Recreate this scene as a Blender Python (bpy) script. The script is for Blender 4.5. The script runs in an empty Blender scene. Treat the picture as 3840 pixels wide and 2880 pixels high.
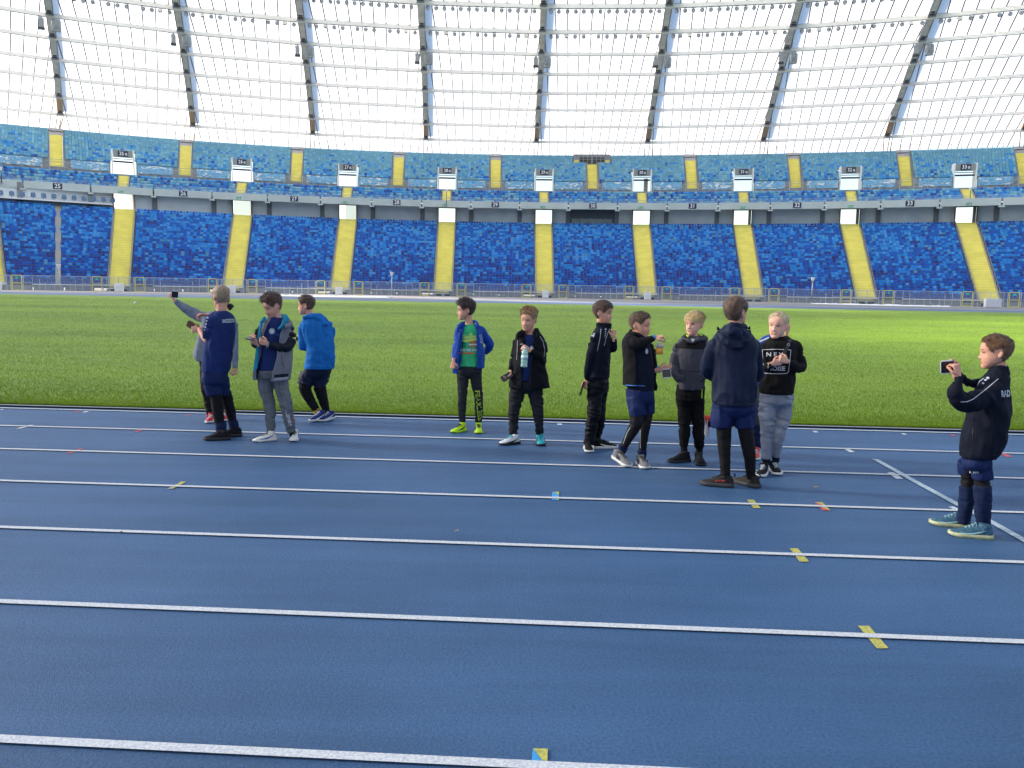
import bpy, math, random, bmesh
import numpy as np
from mathutils import Vector, Matrix, Quaternion, noise
from mathutils.bvhtree import BVHTree
random.seed(7); RNG = np.random.default_rng(7)
S = bpy.context.scene; COL = S.collection
# ------------------------------------------------------------ camera, sky, sun, exposure
PITCH, ROLL, F, EYE = .1139, .0173, 3177.0, 1.6
cam = bpy.data.cameras.new('camera'); cam.sensor_width = 36; cam.lens = F/3840*36
cam.clip_start = .05; cam.clip_end = 3000
camo = bpy.data.objects.new('camera', cam); COL.objects.link(camo)
camo.matrix_world = Matrix.Translation((0, 0, EYE)) @ Matrix.Rotation(math.pi/2-PITCH, 4, 'X') @ Matrix.Rotation(ROLL, 4, 'Z')
S.camera = camo
SUN_AZ, SUN_EL = math.radians(-80.5), math.radians(22)     # azimuth clockwise from +Y: the sun stands to the left, a little beyond
w = bpy.data.worlds.new('World'); S.world = w; w.use_nodes = True
nt = w.node_tree; bg = nt.nodes['Background']
sky = nt.nodes.new('ShaderNodeTexSky'); sky.sky_type = 'NISHITA'; sky.sun_disc = False
sky.sun_elevation = SUN_EL; sky.sun_rotation = SUN_AZ; sky.air_density = 1.0; sky.dust_density = 1.5; sky.ozone_density = 1.0
nt.links.new(sky.outputs[0], bg.inputs[0]); bg.inputs[1].default_value = .09
sun = bpy.data.lights.new('sun', 'SUN'); sun.energy = 5.0; sun.angle = math.radians(5); sun.color = (1, .94, .85)
so = bpy.data.objects.new('sun', sun); COL.objects.link(so)
sd = Vector((math.sin(SUN_AZ)*math.cos(SUN_EL), math.cos(SUN_AZ)*math.cos(SUN_EL), math.sin(SUN_EL)))
so.rotation_euler = sd.to_track_quat('Z', 'Y').to_euler()
S.view_settings.view_transform = 'Standard'; S.view_settings.look = 'None'; S.view_settings.gamma = 1
S.view_settings.exposure = 1.85; S.view_settings.use_curve_mapping = False
S.cycles.max_bounces = 8; S.cycles.transparent_max_bounces = 16; S.cycles.use_denoising = True

# ------------------------------------------------------------ helpers
def lin(c):
    if isinstance(c, str): c = [int(c[i:i+2], 16) for i in (0, 2, 4)]
    return tuple((x/255/12.92 if x/255 <= .04045 else ((x/255+.055)/1.055)**2.4) for x in c) + (1,)
def unproj(x, y, z=None, Y=None):
    """point seen at photograph pixel (x, y) on the plane of height z, or at distance Y"""
    dx, dy = x-1920, y-1440; cr, sr = math.cos(ROLL), math.sin(ROLL)
    px = dx*cr+dy*sr; py = -dx*sr+dy*cr; cy, sy = math.cos(PITCH), math.sin(PITCH)
    X = px/F; u = -py/F; yy = cy+u*sy; zz = u*cy-sy
    t = (z-EYE)/zz if z is not None else Y/yy
    return Vector((X*t, yy*t, EYE+zz*t))
MATS = {}
def mat(name, base, rough=.6, metal=0, spec=.5, var=None, bump=None, wave=None, trans=0, emit=0, coat=0, sheen=0):
    """base colour, var=(scale, amount, second colour or None), bump=(scale, strength, distance)"""
    if name in MATS: return MATS[name]
    m = bpy.data.materials.new(name); m.use_nodes = True; MATS[name] = m
    n = m.node_tree.nodes; l = m.node_tree.links; b = n['Principled BSDF']
    c = lin(base) if not (isinstance(base, tuple) and len(base) == 4) else base
    b.inputs['Base Color'].default_value = c; b.inputs['Roughness'].default_value = rough
    b.inputs['Metallic'].default_value = metal; b.inputs['Specular IOR Level'].default_value = spec
    if trans: b.inputs['Transmission Weight'].default_value = trans
    if coat: b.inputs['Coat Weight'].default_value = coat
    if sheen: b.inputs['Sheen Weight'].default_value = sheen
    if emit: b.inputs['Emission Color'].default_value = c; b.inputs['Emission Strength'].default_value = emit
    tc = n.new('ShaderNodeTexCoord')
    if var:
        nz = n.new('ShaderNodeTexNoise'); nz.inputs['Scale'].default_value = var[0]; nz.inputs['Detail'].default_value = 6
        mx = n.new('ShaderNodeMix'); mx.data_type = 'RGBA'
        l.new(tc.outputs['Object'], nz.inputs['Vector'])
        c2 = lin(var[2]) if len(var) > 2 and var[2] is not None else tuple(min(1, x*(1+var[1])) for x in c[:3])+(1,)
        c1 = c if len(var) > 2 and var[2] is not None else tuple(x*(1-var[1]) for x in c[:3])+(1,)
        mx.inputs[6].default_value = c1; mx.inputs[7].default_value = c2
        mr = n.new('ShaderNodeMapRange'); mr.inputs[1].default_value = .35; mr.inputs[2].default_value = .65
        l.new(nz.outputs[0], mr.inputs[0]); l.new(mr.outputs[0], mx.inputs[0]); l.new(mx.outputs[2], b.inputs['Base Color'])
    if bump:
        nb = n.new('ShaderNodeTexNoise'); nb.inputs['Scale'].default_value = bump[0]; nb.inputs['Detail'].default_value = 4
        bp = n.new('ShaderNodeBump'); bp.inputs['Strength'].default_value = bump[1]; bp.inputs['Distance'].default_value = bump[2]
        l.new(tc.outputs['Object'], nb.inputs['Vector']); l.new(nb.outputs[0], bp.inputs['Height']); l.new(bp.outputs[0], b.inputs['Normal'])
    return m
def props(o, label=None, cat=None, group=None, kind=None):
    if label: o['label'] = label
    if cat: o['category'] = cat
    if group: o['group'] = group
    if kind: o['kind'] = kind
    return o
def link(o, parent=None):
    COL.objects.link(o)
    if parent is not None: o.parent = parent
    return o
def empty(name, loc=(0, 0, 0), **k):
    o = bpy.data.objects.new(name, None); o.location = loc; o.empty_display_size = .2
    return props(link(o), **k)
def local(o, parent):
    """children are written in world coordinates: undo the parent's translation"""
    if parent is not None: o.matrix_parent_inverse = Matrix.Translation(-Vector(parent.location)) if parent.parent is None else Matrix.Translation(-Vector(parent.location))
class MB:
    def __init__(s): s.v = []; s.f = []; s.m = []
    def poly(s, pts, m=0):
        i = len(s.v); s.v += [tuple(p) for p in pts]; s.f.append(tuple(range(i, i+len(pts)))); s.m.append(m); return s
    def hexa(s, p, m=0):     # 8 corners: bottom ring 0-3, top ring 4-7
        i = len(s.v); s.v += [tuple(q) for q in p]
        for f in ((3, 2, 1, 0), (4, 5, 6, 7), (0, 1, 5, 4), (1, 2, 6, 5), (2, 3, 7, 6), (3, 0, 4, 7)): s.f.append(tuple(i+k for k in f)); s.m.append(m)
        return s
    def box(s, c, size, m=0, R=None):
        x, y, z = (a/2 for a in size); P = []
        for dz in (-z, z):
            for dx, dy in ((-x, -y), (x, -y), (x, y), (-x, y)):
                v = Vector((dx, dy, dz)); v = R @ v if R is not None else v; P.append(Vector(c)+v)
        return s.hexa(P, m)
    def beam(s, a, b, wd, h, m=0, up=Vector((0, 0, 1))):
        a, b = Vector(a), Vector(b); d = (b-a).normalized(); sx = d.cross(up).normalized()*wd/2; uz = sx.cross(d).normalized()*h/2
        return s.hexa([a-sx-uz, a+sx-uz, b+sx-uz, b-sx-uz, a-sx+uz, a+sx+uz, b+sx+uz, b-sx+uz], m)
    def tube(s, pts, r, n=8, m=0, caps=True):
        pts = [Vector(p) for p in pts]; rr = r if isinstance(r, (list, tuple)) else [r]*len(pts); base = len(s.v); up = Vector((0, 0, 1))
        for k, p in enumerate(pts):
            d = (pts[min(k+1, len(pts)-1)]-pts[max(k-1, 0)]).normalized()
            a = d.cross(up if abs(d.z) < .95 else Vector((0, 1, 0))).normalized(); b = d.cross(a)
            for q in range(n):
                t = 2*math.pi*q/n; s.v.append(tuple(p+(a*math.cos(t)+b*math.sin(t))*rr[k]))
        for k in range(len(pts)-1):
            for q in range(n):
                s.f.append((base+k*n+q, base+k*n+(q+1) % n, base+(k+1)*n+(q+1) % n, base+(k+1)*n+q)); s.m.append(m)
        if caps:
            s.f.append(tuple(base+q for q in range(n))[::-1]); s.m.append(m)
            s.f.append(tuple(base+(len(pts)-1)*n+q for q in range(n))); s.m.append(m)
        return s
    def add(s, V, Fc, m=0):
        i = len(s.v); s.v += [tuple(q) for q in V]; s.f += [tuple(i+k for k in f) for f in Fc]; s.m += [m]*len(Fc); return s
    def mesh(s, name, mats, smooth=False):
        me = bpy.data.meshes.new(name); me.from_pydata(s.v, [], s.f)
        for q in mats if isinstance(mats, (list, tuple)) else [mats]: me.materials.append(q)
        me.polygons.foreach_set('material_index', s.m)
        if smooth: me.polygons.foreach_set('use_smooth', [True]*len(s.f))
        me.update(); return me
    def build(s, name, mats, parent=None, smooth=False, **k):
        o = bpy.data.objects.new(name, s.mesh(name, mats, smooth)); link(o, parent)
        if parent is not None: o.matrix_parent_inverse = WI(parent)
        return props(o, **k)
def WI(p):
    M = Matrix.Identity(4)
    chain = []
    while p is not None: chain.append(p); p = p.parent
    for q in reversed(chain): M = M @ q.matrix_parent_inverse @ q.matrix_basis
    return M.inverted()
def place(name, me, M, parent=None, **k):
    """an object sharing mesh me at world matrix M"""
    o = bpy.data.objects.new(name, me); link(o, parent)
    if parent is not None: o.matrix_parent_inverse = WI(parent)
    o.matrix_basis = M; return props(o, **k)
def frame(p, d, up=Vector((0, 0, 1))):
    """matrix: local x along d, local z up"""
    d = Vector(d).normalized(); y = up.cross(d).normalized(); z = d.cross(y)
    return Matrix(((d.x, y.x, z.x, p[0]), (d.y, y.y, z.y, p[1]), (d.z, y.z, z.z, p[2]), (0, 0, 0, 1)))
FONT = None
def text(name, body, size, M, m, parent=None, ext=.004, sx=1.0, bold=0.0, shear=0.0):
    c = bpy.data.curves.new(name, 'FONT'); c.body = body; c.size = size; c.align_x = 'CENTER'; c.align_y = 'CENTER'
    c.extrude = ext; c.offset = bold; c.shear = shear; c.resolution_u = 3; c.materials.append(m)
    o = bpy.data.objects.new(name, c); link(o, parent)
    if parent is not None: o.matrix_parent_inverse = WI(parent)
    o.matrix_basis = M @ Matrix.Diagonal((sx, 1, 1, 1)); return o

# ------------------------------------------------------------ materials of the setting
def track_material():
    m = bpy.data.materials.new('track_rubber'); m.use_nodes = True; n = m.node_tree.nodes; l = m.node_tree.links; b = n['Principled BSDF']
    tc = n.new('ShaderNodeTexCoord')
    def nz(scale, det=4, rough=.6, vec=None):
        t = n.new('ShaderNodeTexNoise'); t.inputs['Scale'].default_value = scale; t.inputs['Detail'].default_value = det; t.inputs['Roughness'].default_value = rough
        l.new(vec or tc.outputs['Object'], t.inputs['Vector']); return t
    big = nz(.55, 6); mp = n.new('ShaderNodeMapping'); mp.inputs['Scale'].default_value = (.35, 3.2, 1); l.new(tc.outputs['Object'], mp.inputs[0]); streak = nz(1.0, 5, .6, mp.outputs[0]); fine = nz(75, 3, .7); vf = nz(230, 2)
    r = n.new('ShaderNodeValToRGB'); r.color_ramp.elements[0].color = (.025, .080, .180, 1); r.color_ramp.elements[1].color = (.050, .132, .280, 1)
    r.color_ramp.elements[0].position = .35; r.color_ramp.elements[1].position = .65
    mm = n.new('ShaderNodeMath'); mm.operation = 'ADD'; l.new(big.outputs[0], mm.inputs[0]); l.new(streak.outputs[0], mm.inputs[1])
    hf = n.new('ShaderNodeMath'); hf.operation = 'MULTIPLY'; hf.inputs[1].default_value = .5; l.new(mm.outputs[0], hf.inputs[0]); l.new(hf.outputs[0], r.inputs[0])
    mr = n.new('ShaderNodeMapRange'); mr.inputs[1].default_value = .3; mr.inputs[2].default_value = .7; mr.inputs[3].default_value = .62; mr.inputs[4].default_value = 1.35; l.new(fine.outputs[0], mr.inputs[0])
    mx = n.new('ShaderNodeVectorMath'); mx.operation = 'SCALE'; l.new(r.outputs[0], mx.inputs[0]); l.new(mr.outputs[0], mx.inputs[3])
    l.new(mx.outputs[0], b.inputs['Base Color']); b.inputs['Roughness'].default_value = .62; b.inputs['Specular IOR Level'].default_value = .45
    bp = n.new('ShaderNodeBump'); bp.inputs['Strength'].default_value = .9; bp.inputs['Distance'].default_value = .004
    ad = n.new('ShaderNodeMath'); ad.operation = 'ADD'; l.new(fine.outputs[0], ad.inputs[0]); l.new(vf.outputs[0], ad.inputs[1])
    l.new(ad.outputs[0], bp.inputs['Height']); l.new(bp.outputs[0], b.inputs['Normal']); return m
M_track = track_material()
M_line = mat('line_paint', 'e0e0de', .6, var=(95, .3, 'b4b9c2'), bump=(90, .6, .003))
M_yel = mat('mark_yellow', 'd2c85a', .6, var=(80, .3, '9a9a50'), bump=(110, .6, .003))
M_red = mat('mark_red', 'c44a58', .6, var=(60, .1)); M_cyan = mat('mark_blue', '3a9edb', .6, var=(60, .14), bump=(110, .6, .003))
M_greyl = mat('mark_grey', 'b2c2c8', .7, var=(30, .2))
M_conc = mat('concrete', '8d8f92', .8, var=(.8, .12), bump=(6, .3, .01))
M_conc_d = mat('concrete_dark', '7c8084', .8, var=(.5, .1))
M_apron = mat('apron_asphalt', '8a8688', .85, var=(.12, .08))
M_facade = mat('facade_panel', 'bcc6c6', .5, var=(.35, .06))
M_steel = mat('steel', 'aab0b6', .4, .5); M_white = mat('white_paint', 'e4e4e4', .5, var=(1.2, .05))
M_stair = mat('stair_yellow', 'ebe07c', .6, var=(.6, .07)); M_navy = mat('sign_navy', '1c2447', .4); M_dark = mat('recess_shade_dark', '15171b', .8)
M_gate = mat('gate_yellow', 'd9cf5a', .5); M_green = mat('exit_green', '159a6b', .5); M_text = mat('sign_white', 'f2f2f2', .5)
M_beam = mat('roof_beam', 'f6f0ea', .45, var=(.3, .04)); M_truss = mat('roof_truss', 'ece6da', .5, var=(.6, .12)); M_dsteel = mat('dark_steel', '4c4a50', .5)
M_ltruss = mat('truss_foot', 'c9a585', .5); M_cable = mat('glazing_bar', '6c6a70', .5)
def glass_mat(name, tint, op, tr=0):
    m = bpy.data.materials.new(name); m.use_nodes = True; n = m.node_tree.nodes; l = m.node_tree.links
    out = n['Material Output']; b = n['Principled BSDF']; b.inputs['Base Color'].default_value = lin(tint); b.inputs['Roughness'].default_value = .15
    t = n.new('ShaderNodeBsdfTransparent'); x = n.new('ShaderNodeMixShader'); x.inputs[0].default_value = op
    l.new(t.outputs[0], x.inputs[1]); l.new(b.outputs[0], x.inputs[2]); l.new(x.outputs[0], out.inputs[0]); return m
M_glass = glass_mat('fence_glass', 'a9bcc4', .22)
def panel_mat(k=1.0, nm='roof_polycarbonate', mix=.72):
    m = bpy.data.materials.new(nm); m.use_nodes = True; n = m.node_tree.nodes; l = m.node_tree.links
    out = n['Material Output']; n.remove(n['Principled BSDF'])
    tc = n.new('ShaderNodeTexCoord'); nz = n.new('ShaderNodeTexNoise'); nz.inputs['Scale'].default_value = .25; nz.inputs['Detail'].default_value = 3; l.new(tc.outputs['Object'], nz.inputs[0])
    cr = n.new('ShaderNodeValToRGB'); cr.color_ramp.elements[0].color = (.86*k, .88*k, .92*k, 1); cr.color_ramp.elements[1].color = (.98*k, .98*k, .98*k, 1); l.new(nz.outputs[0], cr.inputs[0])
    t = n.new('ShaderNodeBsdfTransparent'); t.inputs[0].default_value = (.95*k, .95*k, .96*k, 1); tl = n.new('ShaderNodeBsdfTranslucent'); l.new(cr.outputs[0], tl.inputs[0])
    x = n.new('ShaderNodeMixShader'); x.inputs[0].default_value = mix
    l.new(t.outputs[0], x.inputs[1]); l.new(tl.outputs[0], x.inputs[2]); l.new(x.outputs[0], out.inputs[0]); return m
M_panel = panel_mat(.76, mix=.84); M_panel2 = panel_mat(.5, 'roof_polycarbonate_dimmed', .58)  # second one dimmed so the unseen roof throws deeper shade
def grass_material(name, blade):
    m = bpy.data.materials.new(name); m.use_nodes = True; n = m.node_tree.nodes; l = m.node_tree.links; b = n['Principled BSDF']
    tc = n.new('ShaderNodeTexCoord')
    def nz(sc, det, vec=tc.outputs['Object']):
        mp = n.new('ShaderNodeMapping'); mp.inputs['Scale'].default_value = sc; l.new(vec, mp.inputs[0])
        t = n.new('ShaderNodeTexNoise'); t.inputs['Scale'].default_value = 1; t.inputs['Detail'].default_value = det; t.inputs['Roughness'].default_value = .65; l.new(mp.outputs[0], t.inputs[0]); return t
    a = nz((.03, .09, 1), 4); c = nz((.5, .9, 1), 6); d = nz((14, 14, 14), 4)
    s1 = n.new('ShaderNodeMath'); s1.operation = 'MULTIPLY_ADD'; s1.inputs[1].default_value = .58; l.new(a.outputs[0], s1.inputs[0])
    s2 = n.new('ShaderNodeMath'); s2.operation = 'MULTIPLY'; s2.inputs[1].default_value = .24; l.new(c.outputs[0], s2.inputs[0]); l.new(s2.outputs[0], s1.inputs[2])
    s3 = n.new('ShaderNodeMath'); s3.operation = 'MULTIPLY_ADD'; s3.inputs[1].default_value = .18; l.new(d.outputs[0], s3.inputs[0]); l.new(s1.outputs[0], s3.inputs[2])
    r = n.new('ShaderNodeValToRGB'); e = r.color_ramp.elements
    k = 1.2 if blade else 1.15
    e[0].position = .36; e[0].color = (.105*k, .190*k, .005*k, 1); e[1].position = .62; e[1].color = (.220*k, .345*k, .010*k, 1)
    l.new(s3.outputs[0], r.inputs[0])
    l.new(r.outputs[0], b.inputs['Base Color'])
    b.inputs['Roughness'].default_value = .6; b.inputs['Specular IOR Level'].default_value = .3
    if blade:
        ge = n.new('ShaderNodeNewGeometry'); vm = n.new('ShaderNodeMix'); vm.data_type = 'VECTOR'; vm.inputs[0].default_value = .72; vm.inputs[5].default_value = (0, 0, 1); l.new(ge.outputs['Normal'], vm.inputs[4])
        vn = n.new('ShaderNodeVectorMath'); vn.operation = 'NORMALIZE'; l.new(vm.outputs[1], vn.inputs[0]); l.new(vn.outputs[0], b.inputs['Normal'])
        tl = n.new('ShaderNodeBsdfTranslucent'); mx = n.new('ShaderNodeMixShader'); mx.inputs[0].default_value = .35
        l.new(r.outputs[0], tl.inputs[0]); l.new(b.outputs[0], mx.inputs[1]); l.new(tl.outputs[0], mx.inputs[2]); l.new(mx.outputs[0], n['Material Output'].inputs[0])
    else:
        bp = n.new('ShaderNodeBump'); bp.inputs['Strength'].default_value = 1; bp.inputs['Distance'].default_value = .05; l.new(d.outputs[0], bp.inputs['Height']); l.new(bp.outputs[0], b.inputs['Normal'])
    return m
M_grass = grass_material('turf', False); M_blade = grass_material('grass_blades', True)

# ------------------------------------------------------------ ground, track, pitch (lane frame: s along, d across)
PSI, D0, LW = .0567, 2.684, 1.22
DD = Vector((math.cos(PSI), -math.sin(PSI), 0)); NN = Vector((math.sin(PSI), math.cos(PSI), 0))
def L(s, d, z=0): return DD*s+NN*d+Vector((0, 0, z))
def strip(mb, s0, s1, d0, d1, z, m=0, n=1):
    for k in range(n):
        a = s0+(s1-s0)*k/n; b = s0+(s1-s0)*(k+1)/n; mb.poly([L(a, d0, z), L(b, d0, z), L(b, d1, z), L(a, d1, z)], m)
    return mb
MB().poly([(-1500, -1500, -.03), (1500, -1500, -.03), (1500, 1500, -.03), (-1500, 1500, -.03)]).build('ground', mat('outer_ground', '8a8682', .9, var=(.02, .1)), kind='structure')
strip(MB(), -170, 170, -12, D0+6*LW+.14, 0, n=20).build('running_track', M_track, kind='structure')
TR = bpy.data.objects['running_track']
for k in range(-3, 7):
    strip(MB(), -120, 120, D0+k*LW-.025, D0+k*LW+.025, .008, n=30).build('lane_line', M_line, TR)
# low kerb between the inner lane and the grass
strip(MB(), -120, 120, D0+6*LW+.14, D0+6*LW+.24, .02, n=10).build('track_kerb', mat('kerb', '9aa0a6', .8), kind='structure')
GD = D0+6*LW+.24
strip(MB(), -170, 170, GD, D0+6*LW+73.3, .016, n=10).build('grass_pitch', M_grass, kind='structure')
# a torn dark divot line near the pitch edge and long grass along the kerb are left to the blades
FD = D0+6*LW+73.3
strip(MB(), -170, 170, FD, FD+14, 0, n=10).build('far_track', mat('far_track_rubber', '4f668c', .6, var=(.15, .12)), kind='structure')
strip(MB(), -200, 200, FD+14, FD+75, .0, n=10).build('concrete_apron', M_apron, kind='structure')
FT = bpy.data.objects['far_track']; AP = bpy.data.objects['concrete_apron']
M_cover = mat('pale_matting', '9aa1ad', .6, var=(.2, .06))
strip(MB(), -12, 95, FD+11.6, FD+13.6, .012, n=8).build('lane_line', M_cover, FT)
strip(MB(), -12, 95, FD+16.4, FD+18.6, .012, n=8).build('mat_strip', M_cover, AP)
strip(MB(), -200, 200, FD+18.8, FD+23.5, .008, n=8).build('mat_strip', mat('asphalt_grey', '70757f', .8, var=(.1, .08)), AP)
# marks painted on the track: pixel corners of the photograph laid on the ground
def mark(pts, m, z=.004, name='lane_mark'):
    q = [unproj(*p, z=z) for p in pts]
    if (q[1]-q[0]).cross(q[2]-q[0]).z < 0: q = q[::-1]
    MB().poly(q).build(name, m, TR)
def c3(*p): return [(x/2.765, 1400+y/2.765) for x, y in p]
def c2(*p): return [(2000+x/1.202, 1500+y/1.202) for x, y in p]
mark(c3((165, 572), (210, 572), (355, 535), (310, 535)), M_line)
mark(c3((1385, 607), (1422, 607), (1532, 570), (1493, 570)), M_red); mark(c3((683, 830), (722, 830), (873, 775), (832, 778)), M_red)
mark(c3((1925, 437), (1950, 437), (1990, 425), (1962, 425)), M_red); mark(c3((765, 402), (795, 402), (835, 390), (808, 390)), M_red)
mark(c3((850, 405), (890, 405), (928, 391), (885, 391)), M_line); mark(c3((0, 380), (22, 378), (50, 370), (10, 370)), M_line)
mark(c3((1730, 1197), (1778, 1197), (1870, 1150), (1820, 1150)), mat('mark_mauve', 'a79ba8', .6)); mark(c3((1765, 1197), (1790, 1197), (1932, 1122), (1875, 1122)), M_yel, .006)
for a, b, cc, d in (((963, 449), (993, 449), (1026, 487), (992, 487)), ((1155, 668), (1192, 668), (1244, 728), (1200, 728)), ((1463, 1017), (1513, 1017), (1602, 1119), (1548, 1119))): mark(c2(a, b, cc, d), M_yel)
mark(c2((1268, 460), (1303, 460), (1340, 498), (1302, 498)), M_red); mark(c2((1268, 460), (1303, 460), (1322, 479)), M_yel, .006); mark(c2((1300, 484), (1322, 479), (1340, 498)), M_yel, .006)
for q in (((1395, 216), (1415, 216), (1450, 235), (1425, 235)), ((1595, 326), (1625, 326), (1667, 355), (1635, 355)), ((1870, 480), (1895, 480), (1972, 519), (1940, 519)), ((1258, 139), (1275, 139), (1287, 146), (1268, 146)), ((1655, 150), (1672, 150), (1684, 156), (1668, 156)), ((108, 106), (128, 106), (130, 112), (108, 112))): mark(c2(*q), M_line)
mark(c2((1878, 156), (1896, 156), (1908, 162), (1888, 162)), M_red); mark(c2((2100, 238), (2125, 238), (2160, 256), (2132, 256)), M_red)
mark([(2070, 1844), (2096.5, 1844), (2096, 1876), (2069, 1875)], M_cyan); mark([(2074, 1844), (2096.5, 1844), (2096.3, 1856)], M_yel, .006); mark([(2075, 1862), (2096.3, 1862), (2096, 1876)], M_yel, .006)
mark([(1998, 2806), (2054, 2807), (2052, 2874), (1992, 2872)], M_cyan); mark([(1998, 2806), (2054, 2807), (2052, 2874)], M_yel, .006)
pl = [unproj(*p, z=.006) for p in c2((1540, 266), (1620, 310), (1700, 355), (1800, 409), (1900, 463), (2000, 514), (2090, 562), (2230, 641), (2400, 742))]
mb = MB()
for a, b in zip(pl, pl[1:]):
    q = Vector((0, 0, 1)).cross((b-a).normalized())*.028; mb.poly([a-q, b-q, b+q, a+q])
mb.build('curved_line', M_greyl, TR)
# grass blades of the near pitch
def blades(n, dlo, dhi, slo, shi, h, wd, name):
    u = RNG.random(n); d = dlo+(dhi-dlo)*u**2.7; s = RNG.uniform(-1, 1, n); half = (d*.76+2); s = s*half
    x = DD.x*s+NN.x*d; y = DD.y*s+NN.y*d; a = RNG.uniform(0, 2*np.pi, n); hh = h*RNG.uniform(.5, 1.25, n)*np.where(d < dlo+.12, 1.25, 1); ww = wd*RNG.uniform(.6, 1.3, n)*(1+(d-dlo)*.05)
    lx = RNG.normal(0, .5, n)*hh; ly = RNG.normal(0, .5, n)*hh
    V = np.empty((n, 3, 3)); V[:, 0] = np.c_[x-np.cos(a)*ww, y-np.sin(a)*ww, np.full(n, .01)]; V[:, 1] = np.c_[x+np.cos(a)*ww, y+np.sin(a)*ww, np.full(n, .01)]; V[:, 2] = np.c_[x+lx, y+ly, .016+hh]
    me = bpy.data.meshes.new(name); me.vertices.add(3*n); me.loops.add(3*n); me.polygons.add(n)
    me.vertices.foreach_set('co', V.ravel()); me.loops.foreach_set('vertex_index', np.arange(3*n)); me.polygons.foreach_set('loop_start', np.arange(0, 3*n, 3)); me.polygons.foreach_set('loop_total', np.full(n, 3))
    me.materials.append(M_blade); me.update(); me.validate(); o = bpy.data.objects.new(name, me); link(o)
    return props(o, label='short bright green turf growing along the blue track', cat='grass', kind='stuff')
blades(560000, GD-.02, GD+62, 0, 0, .025, .0045, 'grass')

# ------------------------------------------------------------ grandstand rings (joint coordinate j, 0..18 across the picture)
def cub(c, t): return sum(a*t**k for k, a in enumerate(c))
RG = dict(low0=((.9, 72.75, .81, -3.29), (135.48, .467, -16.7, -.18)), low1=((.869, 83.165, -.483, -3.115), (164.9, -1.785, -23.385, 4.097)),
          fac=((.853, 82.37, -1.2, -2.47), (161.97, -1.85, -21.08, 2.06)), walk=((.844, 85.43, -.84, -1.63), (169.58, -2.38, -20.66, 4.78)), top=((.8, 90.32, -1.09, -.625), (181.94, -2.46, -21.4, 5.6)))
def RP(name, j, off=0, z=0):
    X, Y = RG[name]; t = (j-9)/9; p = Vector((cub(X, t), cub(Y, t), z))
    if off:
        e = .01; q = Vector((cub(X, t+e), cub(Y, t+e), z))-p; p = p+Vector((-q.y, q.x, 0)).normalized()*off
    return p
def tang(name, j): return (RP(name, j+.05)-RP(name, j-.05)).normalized()
def lerp(a, b, w): return a+(b-a)*w
def low(j, w, z): q = lerp(RP('low0', j), RP('low1', j), w); q.z = z; return q
def up(j, w, z): q = lerp(RP('walk', j), RP('top', j), w); q.z = z; return q
def ublk(j, w, z): q = lerp(RP('fac', j, .7), RP('walk', j, -1.3), w); q.z = z; return q
JL, JR = -1.9, 19.7
JS = np.arange(JL, JR+.01, .4)
def band(mb, fn_a, fn_b, js=JS, m=0):
    for a, b in zip(js, js[1:]): mb.poly([fn_a(a), fn_a(b), fn_b(b), fn_b(a)], m)
LG = empty('lower_grandstand', (0, 137, 0), label='lower stadium stand filled with royal and navy blue seats behind the fence', cat='grandstand')
UG = empty('upper_grandstand', (0, 162, 16), label='upper stadium stand with pale blue seats above the grey numbered parapet', cat='grandstand')
NR = 33; RZ = lambda k: .45+.395*k
mb = MB()
for k in range(NR):
    band(mb, lambda j: low(j, k/NR, RZ(k)), lambda j: low(j, (k+1)/NR, RZ(k)))
    band(mb, lambda j: low(j, (k+1)/NR, RZ(k)), lambda j: low(j, (k+1)/NR, RZ(k+1)))
band(mb, lambda j: low(j, 1, RZ(NR)), lambda j: RP('low1', j, 4.5, RZ(NR)))
mb.build('terrace', M_conc_d, LG)
# front wall panels with a pale ledge
for a in np.arange(JL, JR, .5):
    if abs(((a+.25-1.5) % 2)-0) < .2 or abs(((a+.25-1.5) % 2)-2) < .2: continue
    g = .012; p = [RP('low0', a+g, -.1), RP('low0', a+.5-g, -.1)]; q = [RP('low0', a+g, .1), RP('low0', a+.5-g, .1)]
    mb = MB(); mb.hexa([p[0], p[1], q[1], q[0]]+[v+Vector((0, 0, .74)) for v in (p[0], p[1], q[1], q[0])])
    mb.build('wall_panel', mat('front_wall', '8c8c92', .8, var=(.9, .1)), LG)
for a, b in zip(JS, JS[1:]):
    if min(abs(((a-1.5) % 2)), abs(((a-1.5) % 2)-2)) < .2: continue
    mb = MB()
    P = [RP('low0', a, -.22, .78), RP('low0', b, -.22, .78), RP('low0', b, .3, .78), RP('low0', a, .3, .78)]; mb.hexa(P+[v+Vector((0, 0, .13)) for v in P]); mb.build('wall_ledge', M_white, LG)
ORD = ['leftmost', 'second', 'third', 'fourth', 'fifth', 'sixth', 'seventh', 'eighth', 'ninth', 'tenth', 'rightmost']
STJ = [-.5+2*k for k in range(0, 11)]; UPJ = [.5+2*k-2 for k in range(0, 11)]
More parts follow.
